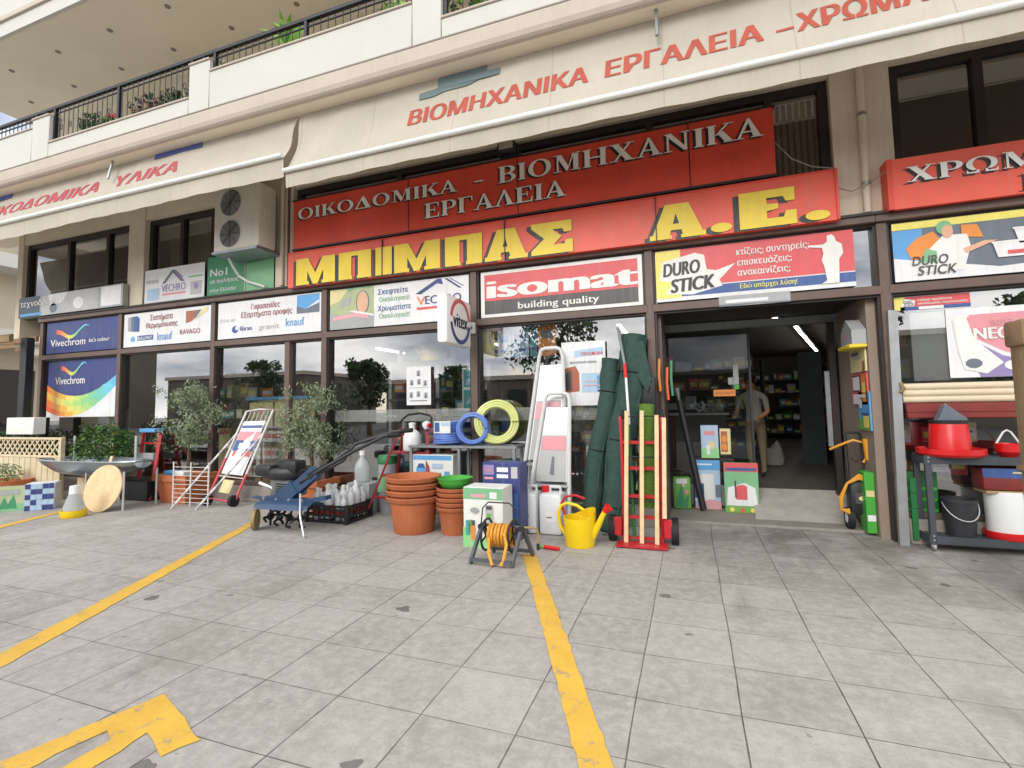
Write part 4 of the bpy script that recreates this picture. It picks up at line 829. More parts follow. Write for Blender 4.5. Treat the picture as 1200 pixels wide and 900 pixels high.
def boxart(name, label, x0, x1, y0, y1, z0, z1, m, art=None, cat='box', c=.006):
    g = MB(); g.box(x0, x1, y0, y1, z0, z1, m, c)
    if art: art(g, lambda u: x0 + u * (x1 - x0), lambda v: z0 + v * (z1 - z0), y0 - .0025)
    return solo(g, name, label, cat)
def art(*items):
    def f(g, X, Z, y):
        for k, it in enumerate(items):
            yk = y - .0015 * k
            if it[0] == 'r': g.rect(X(it[1]), X(it[2]), Z(it[3]), Z(it[4]), 'paint_' + it[5], yk)
            elif it[0] == 'o': g.plate([ell(X(it[1]), Z(it[2]), it[3], it[4], 18)], 'paint_' + it[5], yk)
            elif it[0] == 'p': g.plate([[(X(u), Z(v)) for u, v in it[1]]], 'paint_' + it[2], yk)
            elif it[0] == 't': g.text(it[1], X(it[2]), Z(it[3]), it[4], 'paint_' + it[5], yk, it[6] if len(it) > 6 else None)
    return f
def turned(name, label, cat, x, y, rz, w_, d_, h_, m, *items):
    g = MB(); g.box(-w_ / 2, w_ / 2, -d_ / 2, d_ / 2, 0, h_, m, .006); art(*items)(g, lambda u: -w_ / 2 + u * w_, lambda v: v * h_, -d_ / 2 - .0025); return solo(g, name, label, cat, None, (x, y, 0), rz)
turned('planter_box', 'pale green planter box next to the blue mosaic box', 'box', -10.28, -1.62, 42, .46, .3, .36, 'paint_photo_green', ('r', .05, .95, .0, .3, 'light_green'), ('p', [(.3, .1), (.45, .6), (.55, .3), (.7, .7), (.8, .1)], 'green'), ('r', .2, .85, .7, .9, 'photo_grey'))
mos = [('r', (i + .04) / 5, (i + .96) / 5, (j + .04) / 5, (j + .96) / 5, 'navy' if (i * 3 + j * 2) % 4 < 2 and not (i in (2,) and j in (1, 2)) else 'pale_blue') for i in range(5) for j in range(5)]
turned('mosaic_box', 'square box covered in blue and white mosaic checks', 'box', -9.86, -1.42, 48, .36, .3, .42, 'paint_pale', *mos)
t = thing('poultry_drinker', 'white cone drinker standing in a yellow dish', 'drinker', (-8.6, -1.68, 0)); g = MB(t.location); g.lathe([(.145, 0), (.16, .02), (.16, .1), (.15, .1), (.145, .03), (0, .03)], 'yellow_plastic', 24, -8.6, -1.68); g.build('dish', t); g = MB(t.location); g.lathe([(.13, .031), (.125, .16), (.065, .34), (.058, .44), (0, .45)], 'clear', 24, -8.6, -1.68); g.lathe([(.068, .335), (.062, .45), (0, .462)], 'white_plastic', 20, -8.6, -1.68); g.build('tank', t)
t = thing('bread_peel', 'round pale wooden board with a short handle leaning on the metal basin', 'board', (-8.62, -1.38, .0)); g = MB(); f = MB()
f.plate([ell(0, .36, .34, .36, 36)], 'wood_pale', 0, .022); f.plate([[(-.025, .715), (.025, .715), (.022, .86), (-.022, .86)]], 'wood_pale', .002, .018)
f.v = [Matrix.Rotation(R(-14), 4, 'X') @ p for p in f.v]; f.v = [Matrix.Rotation(R(9), 4, 'Z') @ p for p in f.v]; f.build('blade', t)
# red steel frame by the second window
t = thing('red_trolley', 'dark red folded trolley standing beside the first olive tree', 'trolley', (-9.1, -.2, 0)); g = MB(t.location)
for a, b in (((-9.45, -.25, .02), (-9.55, -.1, 1.15)), ((-9.0, -.25, .02), (-9.15, -.1, 1.15)), ((-8.75, -.5, .02), (-9.1, -.1, 1.1))): g.beam(a, b, .045, .03, 'red_steel')
for z in (.25, .6, .95, 1.14): g.beam((-9.47 - .08 * z, -.24 + .12 * z, z), (-9.02 - .12 * z, -.24 + .12 * z, z), .04, .03, 'red_steel')
g.build('frame', t); g = MB(t.location); g.box(-9.5, -9.08, -.24, -.16, .64, .78, 'paint_photo_grey', .005); g.build('tray', t); g = MB(t.location); g.box(-9.5, -9.1, -.22, -.06, 1.15, 1.22, 'paint_sky_blue', .01); g.build('cushion', t)

def olive(x, y, potw, poth, cz, rx, rz, label, seed, sq=True):
    r = random.Random(seed); t = thing('olive_tree', label, 'tree', (x, y, 0)); o = t.location
    g = MB(o); h = potw / 2
    def ring(s, z): return [(x - s, y - s * .8, z), (x + s, y - s * .8, z), (x + s, y + s * .8, z), (x - s, y + s * .8, z)]
    lv = [(h * .72, 0), (h * .9, poth - .1), (h, poth - .1), (h, poth), (h * .9, poth), (h * .86, poth - .05)]; vs = sum((ring(*q) for q in lv), []); fs = [(3, 2, 1, 0)]
    for i in range(len(lv) - 1): fs += [(i * 4 + j, i * 4 + (j + 1) % 4, i * 4 + 4 + (j + 1) % 4, i * 4 + 4 + j) for j in range(4)]
    g.add(vs, fs, 'terracotta'); g.build('pot', t, ang=30); g = MB(o); g.rect(x - h * .87, x + h * .87, 0, 1, 'soil', 0); g.v = [Vector((p.x, y + (p.z - .5) * 1.38 * h, poth - .052)) for p in g.v]; g.build('soil', t)
    g = MB(o); z1 = cz - rz * .45; g.tube(noisy_branch((x, y, poth - .06), (x + .03, y, z1), 5, .02, r), [.035, .032, .03, .028, .026, .024], 'bark', 8)
    for i in range(9):
        a = r.uniform(0, 6.28); g.tube(noisy_branch((x + .03, y, z1 - r.uniform(0, .2)), (x + math.cos(a) * rx * r.uniform(.4, .8), y + math.sin(a) * rx * .6, cz + r.uniform(-.3, .8) * rz), 4, .04, r), [.016, .013, .01, .007, .004], 'bark', 5)
    g.build('trunk', t)
    g = MB(o)
    for i in range(26):
        a = r.uniform(0, 6.28); q = r.uniform(.2, .92); e = r.uniform(-.85, .95); s = math.sqrt(max(0, 1 - e * e * .8))
        leaves(g, (x + math.cos(a) * rx * q * s, y + math.sin(a) * rx * .75 * q * s, cz + e * rz), (rx * .3, rx * .26, rz * .26), 150, .062, OLV, .24, r=r, up=.6)
    for i in range(60):
        a = r.uniform(0, 6.28); e = r.uniform(-1, 1); leaves(g, (x + math.cos(a) * rx * 1.02 * math.sqrt(1 - e * e * .7), y + math.sin(a) * rx * .8, cz + e * rz * 1.1), (.08, .08, .09), 12, .06, OLV, .24, r=r, up=.9)
    g.build('crown', t, smooth=False); return t
olive(-8.12, -.32, .78, .47, 1.44, .56, .54, 'silvery olive tree in a terracotta tub behind the leaning display frame', 5)
olive(-5.58, -.2, .72, .45, 1.32, .50, .54, 'silvery olive tree in a terracotta tub behind the blue tiller', 9)
for x, c_, lb in ((-8.35, 'paint_sky_blue', 'blue'), (-8.1, 'paint_white', 'white')): g = MB(); g.box(x - .12, x + .11, -.48, -.3, .425, .52, c_, .02); solo(g, 'seed_bag', lb + ' bag lying in the tub of the first olive tree', 'bag')
# leaning display frame with wheels
t = thing('display_frame', 'white and red folding frame with a poster, wheels and two striped legs', 'trolley', (-7.0, -.4, 0)); o = t.location
A, B, C, D = (-7.38, -.5, .12), (-6.86, -.46, .06), (-7.02, -.12, 1.5), (-6.46, -.1, 1.52)
lp = lambda p, q, s: Vector(p).lerp(Vector(q), s)
mat('frame_white', 'd6d4d2', .4, var=.05); mat('frame_pink', 'cf5a66', .4, var=.1)
g = MB(o); g.tube([lp(A, C, .45), C, lp(C, D, .5) + Vector((0, 0, .02)), D, lp(B, D, .3)], .02, 'frame_white', 8); g.tube([lp(A, C, .45), A, lp(A, B, .5), B, lp(B, D, .3)], .022, 'frame_pink', 8)
for s in (.25, .55, .72, .85): g.tube([lp(A, C, s), lp(B, D, s)], .009, 'frame_white', 6)
for q in range(1, 6): g.tube([lp(lp(A, B, q / 6), lp(C, D, q / 6), .72), lp(lp(A, B, q / 6), lp(C, D, q / 6), .99)], .006, 'frame_white', 5)
g.build('frame', t)
def onpanel(pts, m, k, g): g.add([lp(lp(A, B, u), lp(C, D, u), v) + Vector((0, -.012 - .003 * k, 0)) for u, v in pts], [tuple(range(len(pts)))], m)
g = MB(o); onpanel([(.1, .28), (.9, .28), (.9, .88), (.1, .88)], 'paint_pale', 0, g); onpanel([(.12, .66), (.88, .66), (.88, .76), (.12, .76)], 'paint_pink', 1, g); onpanel([(.12, .54), (.88, .54), (.88, .66), (.12, .66)], 'paint_mid_blue', 1, g); onpanel([(.2, .48), (.85, .48), (.85, .54), (.2, .54)], 'paint_sign_red', 1, g); onpanel([(.3, .57), (.72, .57), (.72, .63), (.3, .63)], 'paint_pale', 2, g); onpanel([(.12, .8), (.88, .8), (.88, .83), (.12, .83)], 'paint_mid_blue', 1, g); onpanel([(.3, .08), (.7, .08), (.7, .22), (.3, .22)], 'paint_straw', 1, g); g.build('poster', t, smooth=False)
mat('stripe_pole', 'dcd9d8', .4, var=.05)
for P0, s, tt in (((-7.72, -.86, .0), A, C), ((-7.24, -.82, .0), B, D)):
    top = lp(s, tt, .74); g = MB(o); P0 = Vector(P0)
    for q in range(14): g.tube([P0.lerp(top, q / 14), P0.lerp(top, (q + 1) / 14)], .016, 'stripe_pole' if q % 2 else 'paint_grey', 8)
    g.build('leg', t)
for p in (A, B): g = MB(o); g.tube([(p[0] - .03, p[1] - .02, .09), (p[0] + .03, p[1] - .02, .09)], .09, 'black_rubber', 18); g.build('wheel', t)
# wire clothes rack behind it
t = thing('wire_rack', 'low white wire rack standing in front of the first olive tub', 'rack', (-7.6, -.62, 0)); g = MB(t.location)
for z in [.06 + .07 * i for i in range(9)]: g.tube([(-7.98, -.66, z), (-7.2, -.62, z)], .005, 'frame_white', 5)
for x in (-7.98, -7.59, -7.2): g.tube([(x, -.65, 0), (x, -.65, .7)], .011, 'frame_white', 6)
g.build('grid', t)

# blue rotary tiller
t = thing('rotary_tiller', 'blue rotary tiller with a black engine, dark tines and long handlebars', 'tiller', (-4.85, -1.45, 0)); o = t.location
g = MB(o); g.lathe([(0, 0), (.30, 0), (.33, .03), (.33, .09), (.30, .12), (.16, .13), (.15, .19), (.12, .2), (0, .2)], 'black_plastic', 26); g.v = [Vector((p.x * 1.15 - 5.06, p.y * .78 - 1.22, p.z * 1.15 + .62)) for p in g.v]; g.box(-5.36, -5.1, -1.48, -1.32, .66, .80, 'black_plastic', .03); g.box(-4.93, -4.74, -1.42, -1.22, .70, .86, 'black_plastic', .03); g.build('engine_cowl', t)
g = MB(o); g.box(-5.22, -4.84, -1.36, -1.08, .38, .62, 'engine_grey', .03); g.tube([(-5.36, -1.38, .56), (-5.2, -1.34, .5), (-5.1, -1.3, .42)], .03, 'alu', 8); g.tube([(-5.2, -1.24, .46), (-5.2, -1.06, .46)], .07, 'engine_grey', 14); [g.box(-5.1, -4.84, -1.385, -1.362, .42 + q * .032, .432 + q * .032, 'dark_metal') for q in range(5)]; g.build('engine_block', t)
g = MB(o)                                                    # blue tine hood
hv = []; 
for i in range(9):
    a = math.pi * i / 8; 
    for x, k in ((-5.24, .7), (-5.1, 1), (-4.6, 1), (-4.38, .8)): hv.append((x, -1.45 - .20 * math.cos(a) * k, .29 + .10 * math.sin(a) * k))
g.add(hv, [(i * 4 + j, i * 4 + j + 1, i * 4 + j + 5, i * 4 + j + 4) for i in range(8) for j in range(3)], 'engine_blue'); g.beam((-5.15, -1.45, .395), (-4.5, -1.45, .385), .12, .04, 'engine_blue'); g.beam((-4.55, -1.45, .37), (-4.22, -1.42, .43), .12, .05, 'engine_blue'); g.beam((-5.2, -1.45, .37), (-5.36, -1.47, .40), .1, .015, 'engine_blue'); [g.tube([(x, -1.56, .392), (x, -1.57, .41)], .014, 'alu', 8) for x in (-5.1, -4.9, -4.7, -4.5)]; g.build('hood', t, ang=60)
g = MB(o); g.beam((-4.85, -1.45, .40), (-4.42, -1.40, .74), .15, .10, 'engine_blue', up=(0, 1, 0)); g.beam((-4.92, -1.45, .36), (-4.7, -1.43, .55), .19, .13, 'engine_blue', up=(0, 1, 0)); g.build('gear_case', t)
g = MB(o); g.tube([(-4.62, -1.47, .60), (-4.30, -1.42, .78), (-3.95, -1.30, .98), (-3.55, -1.22, 1.17), (-3.38, -1.2, 1.18)], .022, 'black_plastic', 8); g.tube([(-4.55, -1.38, .64), (-4.26, -1.1, .84), (-4.2, -.95, 1.04), (-3.7, -.78, 1.2), (-3.5, -.75, 1.21)], .022, 'black_plastic', 8); g.beam((-4.5, -1.44, .68), (-4.3, -1.36, .8), .09, .07, 'black_plastic'); g.tube([(-4.2, -1.38, .85), (-4.22, -.98, .98)], .014, 'black_plastic', 6); g.build('handlebar', t)
for P in ((-3.5, -1.215, 1.175), (-3.6, -.765, 1.205)): g = MB(o); g.tube([P, (P[0] + .16, P[1] + .01, P[2] + .012)], .03, 'black_rubber', 10); g.build('grip', t)
mat('disc_paint', 'a08a5c', .5, var=.35, scale=9, streak=.3, dirt=(.2, .3, .12))
g = MB(o); g.tube([(-5.27, -1.55, .13), (-5.235, -1.53, .13)], .13, 'disc_paint', 20); g.build('side_disc', t)
for k, x in enumerate((-5.1, -4.95, -4.8, -4.62)):
    g = MB(o); g.tube([(x - .015, -1.45, .16), (x + .015, -1.45, .16)], .05, 'dark_metal', 10)
    for q in range(4): a = q * math.pi / 2 + k * .5; p0 = Vector((x, -1.45, .16)); p1 = p0 + Vector((0, math.cos(a), math.sin(a))) * .11; p2 = p1 + Vector((.05 * (-1) ** q, -math.sin(a) * .05, math.cos(a) * .05)); g.beam(p0, p1, .03, .012, 'dark_metal', up=(1, 0, 0)); g.beam(p1, p2, .03, .012, 'dark_metal', up=(1, 0, .3))
    g.build('tine', t)
g = MB(o); g.tube([(-4.47, -1.62, .50), (-4.45, -1.64, .26), (-4.42, -1.66, .2), (-4.33, -1.7, .02)], .012, 'alu', 8); g.lathe([(.03, 0), (.03, .02)], 'alu', 10, -4.33, -1.7); g.build('prop_stand', t)
# crate of bottles
t = thing('bottle_crate', 'black plastic crate packed with white bottles', 'crate', (-4.6, -.74, 0)); o = t.location; x0, x1, y0, y1 = -4.93, -4.28, -1.0, -.48
g = MB(o); g.box(x0, x1, y0, y1, .012, .03, 'black_plastic')
for z in (.012, .09, .165, .21): 
    for a, b in (((x0, y0), (x1, y0)), ((x1, y0), (x1, y1)), ((x1, y1), (x0, y1)), ((x0, y1), (x0, y0))): g.beam((*a, z + .012), (*b, z + .012), .014, .03, 'black_plastic')
for k in range(6): g.box(x0 + .1 + k * .09, x0 + .115 + k * .09, y0 - .006, y0 + .006, .02, .22, 'black_plastic'); g.box(x1 - .006, x1 + .006, y0 + .06 + k * .07, y0 + .072 + k * .07, .02, .22, 'black_plastic')
for x, y in ((x0, y0), (x1, y0), (x1, y1), (x0, y1)): g.box(x - .025, x + .025, y - .025, y + .025, 0, .25, 'black_plastic', .006)
tag(g.build('basket', t)); b0 = None; k = 0
for i in range(5):
    for j in range(4):
        x, y = x0 + .085 + i * .12 + rnd.uniform(-.014, .014), y0 + .085 + j * .115 + rnd.uniform(-.01, .01)
        if rnd.random() < .12 and b0: continue
        if b0 is None:
            b0 = thing('bottle', 'white capped spray bottle packed in the black crate', 'bottle', (x, y, .03), group='bottles in the black crate')
            g = MB(); g.lathe([(.05, 0), (.054, .01), (.054, .28), (.044, .33), (.02, .36), (.02, .375)], 'milky', 14); g.build('body', b0); g = MB(); g.lathe([(.024, .375), (.024, .42), (.0, .422)], 'white_plastic', 12); g.build('cap', b0); g = MB(); g.lathe([(.0545, .05), (.0545, .17)], 'label_red', 14); g.build('paper_label', b0)
        else: q_ = dup(b0, (x, y, .03 + rnd.uniform(0, .03))); q_.rotation_euler = (R(rnd.uniform(-5, 5)), R(rnd.uniform(-6, 6)), rnd.uniform(0, 6)); k_ = rnd.uniform(.8, 1.08); q_.scale = (k_, k_, k_)
g = MB(); g.box(-4.74, -4.36, -.42, -.12, 0, .44, 'paint_photo_grey', .01); solo(g, 'storage_box', 'plain grey box behind the bottle crate', 'box')
t = thing('demijohn', 'clear tall jar with a white cap standing behind the bottle crate', 'jar', (-4.56, -.3, .44)); g = MB(); g.lathe([(.105, 0), (.11, .02), (.11, .22), (.09, .28), (.035, .36), (.035, .39)], 'clear', 20); g.build('body', t); g = MB(); g.lathe([(.042, .39), (.042, .45), (0, .452)], 'white_plastic', 14); g.build('cap', t)
t = thing('storage_tub', 'pale tub with a green lid beside the red step ladder', 'tub', (-4.22, -.15, 0)); g = MB(); g.lathe([(.12, 0), (.14, .7), (0, .7)], 'paint_photo_grey', 22); g.rect(-.08, .08, .3, .55, 'paint_light_green', -.142); g.build('body', t); g = MB(); g.lathe([(.15, .702), (.15, .8), (.135, .82), (0, .82)], 'dark_green_plastic', 22); g.build('lid', t)
# red step ladder
t = thing('step_ladder', 'dark red step ladder with black handle hoop', 'ladder', (-3.85, -.4, 0)); o = t.location; mat('ladder_red', '8f2a33', .4, var=.1)
fl, fr, tl, tr = (-4.33, -.55, 0), (-3.33, -.55, 0), (-3.96, -.22, 1.22), (-3.52, -.22, 1.22)
g = MB(o); g.beam(fl, tl, .05, .025, 'ladder_red'); g.beam(fr, tr, .05, .025, 'ladder_red'); g.beam((-4.2, .0 - .08, 0), (-3.93, -.2, 1.15), .04, .025, 'ladder_red'); g.beam((-3.4, -.08, 0), (-3.55, -.2, 1.15), .04, .025, 'ladder_red'); g.build('frame', t)
for s, d_ in ((.22, .08), (.46, .09), (.72, .2)): a, b = lp(fl, tl, s), lp(fr, tr, s); g = MB(o); g.box(a.x, b.x, a.y - .01, a.y + d_, a.z - .02, a.z + .012, 'ladder_red', .004); g.build('tread', t)
g = MB(o); g.tube([tl, (-3.95, -.21, 1.33), (-3.85, -.2, 1.41), (-3.65, -.2, 1.43), (-3.5, -.2, 1.4), (-3.46, -.2, 1.36), (-3.5, -.22, 1.22)], .016, 'black_rubber', 8); g.build('handle', t)
t = thing('sprayer_tank', 'white pressure sprayer tank standing on the red step ladder', 'sprayer', (-3.76, -.23, .90)); g = MB(); g.lathe([(.115, 0), (.13, .02), (.13, .13), (.126, .135), (.13, .14), (.13, .2), (.1, .26), (.045, .3), (.045, .36), (0, .365)], 'white_plastic', 24); g.build('tank', t); g = MB(); g.lathe([(.05, .365), (.05, .39), (.02, .4), (0, .4)], 'white_plastic', 16); g.build('cap', t)
t = thing('garden_lamp', 'white and red ball shaped device at the top of the red step ladder', 'device', (-3.50, -.27, 1.2)); g = MB(); g.lathe([(0, 0), (.04, .01), (.065, .06), (.06, .1), (0, .125)], 'white_plastic', 18); g.build('ball', t); g = MB(); g.tube([(.04, -.03, .06), (.075, -.035, .06)], .03, 'red_plastic', 12); g.build('knob', t)
# steel rack with hoses
t = thing('steel_shelf', 'grey steel shelf stand carrying hose coils', 'shelf', (-2.9, -.22, 0)); o = t.location
for z, w_ in ((.955, .36), (.42, .34)): g = MB(o); g.box(-3.72, -2.12, -.22 - w_ / 2, -.22 + w_ / 2, z, z + .035, 'steel_grey', .004); g.build('shelf_board', t)
for x in (-3.69, -2.95, -2.16):
    for y in (-.37, -.07): g = MB(o); g.box(x - .018, x + .018, y - .018, y + .018, 0, .955, 'steel_grey'); g.build('leg', t)
boxart('picture_box', 'white box with blue pictures on the lower board of the steel shelf', -3.68, -3.05, -.36, -.1, .457, .86, 'card_white', art(('r', .03, .97, .82, .97, 'sky_blue'), ('r', .1, .35, .15, .55, 'sky_blue'), ('p', [(.12, .55), (.33, .55), (.28, .7), (.17, .7)], 'mid_blue'), ('r', .55, .72, .12, .4, 'teal'), ('r', .8, .92, .1, .45, 'sky_blue'), ('r', .5, .75, .55, .7, 'pale_blue')))
def coil(name, label, c, r, rr, m, axis, turns=4, n=40, layers=2, seed=0):
    r_ = random.Random(seed); g = MB()
    for l_ in range(layers):
        pts = []
        for i in range(n * turns + 1):
            a = 2 * math.pi * i / n; d = (i / (n * turns) - .5) * turns * rr * 1.7; q = r - l_ * rr * 1.6 + rr * .25 * math.sin(a * 2.3 + l_ + r_.uniform(0, .05))
            p = Vector((q * math.cos(a), d, q * math.sin(a)))
            pts.append(p)
        g.tube(pts, rr, m, 7)
    zmin = min(p.z for p in g.v)
    if axis == 'z': g.v = [Vector((p.x, p.z, p.y)) for p in g.v]
    else: g.v = [Matrix.Rotation(R(axis), 4, 'Z') @ Matrix.Rotation(R(-8), 4, 'X') @ p for p in g.v]
    zmin = min(p.z for p in g.v); g.v = [p + Vector((c[0], c[1], c[2] - zmin)) for p in g.v]
    return solo(g, name, label, 'hose')
coil('hose_coil', 'blue hose coil lying flat at the bottom of its stack', (-3.18, -.22, .992), .2, .017, 'hose_blue', 'z', 5, layers=3)
coil('hose_coil', 'blue hose coil lying on top of the other flat one', (-3.18, -.22, 1.145), .18, .017, 'hose_blue', 'z', 5, layers=2, seed=3)
boxart('paper_label', 'white and blue card label lying on the stacked blue hose coils', -3.3, -3.05, -.43, -.425, 1.16, 1.32, 'card_white', art(('r', .05, .35, .1, .9, 'mid_blue'), ('r', .45, .95, .6, .9, 'pale_blue')), 'label', 0)
coil('hose_coil', 'blue hose coil standing upright against the lime green one', (-2.76, -.33, .992), .20, .017, 'hose_blue', 12, 5, layers=2, seed=5)
coil('hose_coil', 'large lime green hose coil standing upright on the steel shelf', (-2.47, -.19, .992), .28, .021, 'hose_lime', 20, 4, layers=3, seed=7)
# terracotta pots, each one its own thing
def pot_mesh(r, h, lip):
    g = MB(); g.lathe([(r * .68, 0), (r * .70, .01), (r * .84, h - lip - .012), (r * .86, h - lip - .006), (r * .93, h - lip), (r * .965, h - lip * .8), (r * .985, h - lip * .25), (r, h - lip * .15), (r * .99, h), (r * .95, h), (r * .90, h - .012), (r * .83, h - lip - .01), (r * .66, .03), (0, .03)], 'terracotta', 44); return g
def pots(x, y, r, h, n, step, group, lab):
    first = None; names = ['lowest', 'second lowest', 'third lowest', 'fourth from the ground', 'topmost']
    for k in range(n):
        nm = 'topmost' if k == n - 1 else names[k]
        lb = f'{lab} terracotta pot, {nm} of its nested stack'
        if first is None: first = solo(pot_mesh(r, h, step * .80), 'terracotta_pot', lb, 'pot', group, (x, y, 0))
        else: dup(first, (x + rnd.uniform(-.006, .006), y + rnd.uniform(-.006, .006), k * step), rnd.uniform(0, 90), lb)
pots(-3.25, -1.03, .345, .44, 4, .078, 'large nested terracotta pots', 'large')
pots(-2.71, -.98, .235, .325, 5, .056, 'small nested terracotta pots', 'small')
g = MB(); g.lathe([(.15, .0), (.2, .06), (.205, .09), (.195, .09), (.14, .015), (0, .015)], 'green_plastic', 30, -2.71, -.98); g.v = [p + Vector((0, 0, .545)) for p in g.v]; solo(g, 'plant_saucer', 'bright green saucer on top of the small terracotta pots', 'saucer')
g = MB(); g.lathe([(.16, .0), (.215, .055), (.22, .075), (.21, .075), (.15, .015), (0, .015)], 'green_plastic', 30, -2.71, -.98); g.v = [p + Vector((0, 0, .585)) for p in g.v]; solo(g, 'plant_saucer', 'upper bright green saucer stacked on the other green saucer', 'saucer')
boxart('navy_box', 'tall navy product box behind the green and white box', -2.30, -1.84, -1.1, -.82, 0, .86, 'paint_navy', art(('r', .04, .32, .84, .97, 'lilac'), ('r', .06, .3, .78, .81, 'pink'), ('r', .4, .7, .88, .94, 'pale'), ('r', .4, .7, .8, .85, 'pale'), ('r', .78, .95, .8, .95, 'grey'), ('t', 'Power', .06, .88, .05, 'pink', .11), ('r', .04, .96, .2, .6, 'mid_blue')))
boxart('sprayer_box', 'green and white garden sprayer box with an orange tool picture', -2.37, -1.91, -1.47, -1.16, 0, .635, 'card_white', art(('r', 0, 1, .8, .99, 'light_green'), ('r', .2, .58, .83, .89, 'rose'), ('r', .68, .86, .82, .93, 'pale'), ('o', .2, .3, .05, .1, 'leaf_green'), ('p', [(0, 0), (1, 0), (1, .12), (.6, .2), (.3, .1), (.1, .3), (0, .34)], 'aqua_green'), ('p', [(.2, .12), (.3, .12), (.32, .32), (.28, .38), (.2, .34)], 'orange'), ('p', [(.22, .36), (.3, .37), (.3, .45), (.22, .45)], 'charcoal'), ('r', .58, .76, .4, .72, 'grey'), ('r', .6, .74, .64, .7, 'charcoal'), ('r', .62, .72, .5, .58, 'leaf_green'), ('o', .3, .62, .05, .03, 'photo_grey'), ('r', .08, .16, .2, .45, 'teal')))
# hose reel
t = thing('hose_reel', 'small garden hose reel on a grey stand with orange hose', 'hose reel', (-1.80, -1.85, 0)); o = t.location
mat('reel_frame', '55585c', .45, var=.1)
for x in (-2.02, -1.60): g = MB(o); g.beam((x - .02, -2.02, .01), (x + .02, -1.82, .33), .03, .035, 'reel_frame'); g.beam((x + .06, -1.60, .01), (x + .02, -1.80, .33), .03, .035, 'reel_frame'); g.tube([(x + .02, -1.86, .32), (x + .02, -1.76, .32)], .03, 'black_plastic', 10); g.build('leg', t)
g = MB(o); [(q := MB(o)).beam((a_, y, .05), (b_, y, .05), .03, .03, 'reel_frame').build('foot_bar', t) for a_, b_, y in ((-2.04, -1.62, -2.02), (-1.96, -1.54, -1.61))]; g.tube([(-2.0, -1.81, .33), (-1.56, -1.81, .33)], .014, 'reel_frame', 8); g.build('axle', t)
for x in (-1.95, -1.67): g = MB(o); g.tube([(x, -1.81 + .15 * math.cos(q), .24 + .15 * math.sin(q)) for q in [i * math.pi / 14 for i in range(28)]], .012, 'black_plastic', 6, closed=True); [g.beam((x, -1.81, .24), (x, -1.81 + .15 * math.cos(q), .24 + .15 * math.sin(q)), .015, .012, 'black_plastic', up=(1, 0, 0)) for q in (.3, 1.87, 3.44, 5.0)]; g.build('drum_flange', t)
g = MB(o)
for k in range(7): x = -1.92 + k * .036; g.tube([(x + .018 * math.sin(q / 2), -1.81 + (.095 + .008 * (k % 2)) * math.cos(q), .24 + (.095 + .008 * (k % 2)) * math.sin(q)) for q in [i * math.pi / 12 for i in range(24)]], .016, 'hose_orange', 7, closed=True)
g.tube([(-1.72, -1.93, .29), (-1.68, -1.98, .2), (-1.70, -2.02, .06), (-1.72, -2.04, .02)], .016, 'hose_orange', 8); g.tube([(-1.88, -1.93, .24), (-1.86, -1.99, .12), (-1.80, -2.05, .02)], .016, 'hose_orange', 8); g.build('hose', t)
g = MB(o); g.tube([(-2.0, -1.84, .34), (-1.98, -1.84, .5), (-1.92, -1.84, .56), (-1.70, -1.84, .56), (-1.62, -1.84, .5), (-1.58, -1.84, .34)], .007, 'dark_metal', 6); g.build('handle', t)
g = MB(o); g.tube([(-1.56, -1.81, .33), (-1.46, -1.80, .33), (-1.43, -1.79, .3), (-1.43, -1.78, .18)], .011, 'disc_paint', 7); g.tube([(-1.43, -1.78, .18), (-1.43, -1.78, .12)], .016, 'black_plastic', 8); g.build('crank', t)
g = MB(); g.tube([(-1.57, -1.32, .022), (-1.5, -1.33, .022)], .016, 'paint_leaf_green', 10); g.tube([(-1.5, -1.33, .022), (-1.33, -1.36, .022)], .02, 'red_plastic', 10); solo(g, 'spray_nozzle', 'small red and green nozzle lying on the paving by the white canisters', 'nozzle')
# canisters
def canister(x, w_, label):
    t = thing('canister', label, 'canister', (x, -.66, 0)); g = MB(); g.box(-w_ / 2, w_ / 2, -.14, .14, 0, .48, 'milky', .045)
    g.tube([(-w_ * .1, 0, .47), (-w_ * .1, 0, .54), (w_ * .35, 0, .54), (w_ * .35, 0, .47)], .022, 'milky', 8); g.rect(-w_ * .2, w_ * .22, .16, .27, 'paint_pale', -.1425); g.rect(-w_ * .16, w_ * .1, .2, .215, 'paint_slate', -.144); g.build('body', t)
    g = MB(); g.lathe([(.035, .475), (.035, .50), (.042, .503), (.042, .555), (.0, .56)], 'red_plastic', 18, -w_ * .28, -.04); g.build('cap', t)
canister(-1.86, .23, 'white canister with a red cap behind the hose reel, narrower one'); canister(-1.58, .28, 'white canister with a red cap beside the yellow watering can')
# watering can
t = thing('watering_can', 'yellow watering can with a red rim standing by the hand truck', 'watering can', (-1.17, -1.08, 0))
g = MB(); g.lathe([(.155, 0), (.16, .01), (.172, .26), (.176, .3), (.168, .3), (.15, .03), (0, .03)], 'yellow_plastic', 30); g.add([(.176 * math.cos(a_), .176 * math.sin(a_), .3 + (0 if k == 0 else .09 * max(0, math.cos(a_ - math.pi * .15)))) for k in (0, 1) for a_ in [i * math.pi / 14 for i in range(28)]], [(i, (i + 1) % 28, (i + 1) % 28 + 28, i + 28) for i in range(28)], 'yellow_plastic'); g.build('body', t)
g = MB(); g.tube([(.13, -.02, .10), (.2, -.03, .22), (.26, -.04, .34), (.29, -.045, .39)], [.045, .036, .028, .024], 'yellow_plastic', 12); g.build('spout', t); g = MB(); g.tube([(.275, -.043, .375), (.33, -.05, .43)], [.026, .05], 'red_plastic', 14); g.build('rose', t)
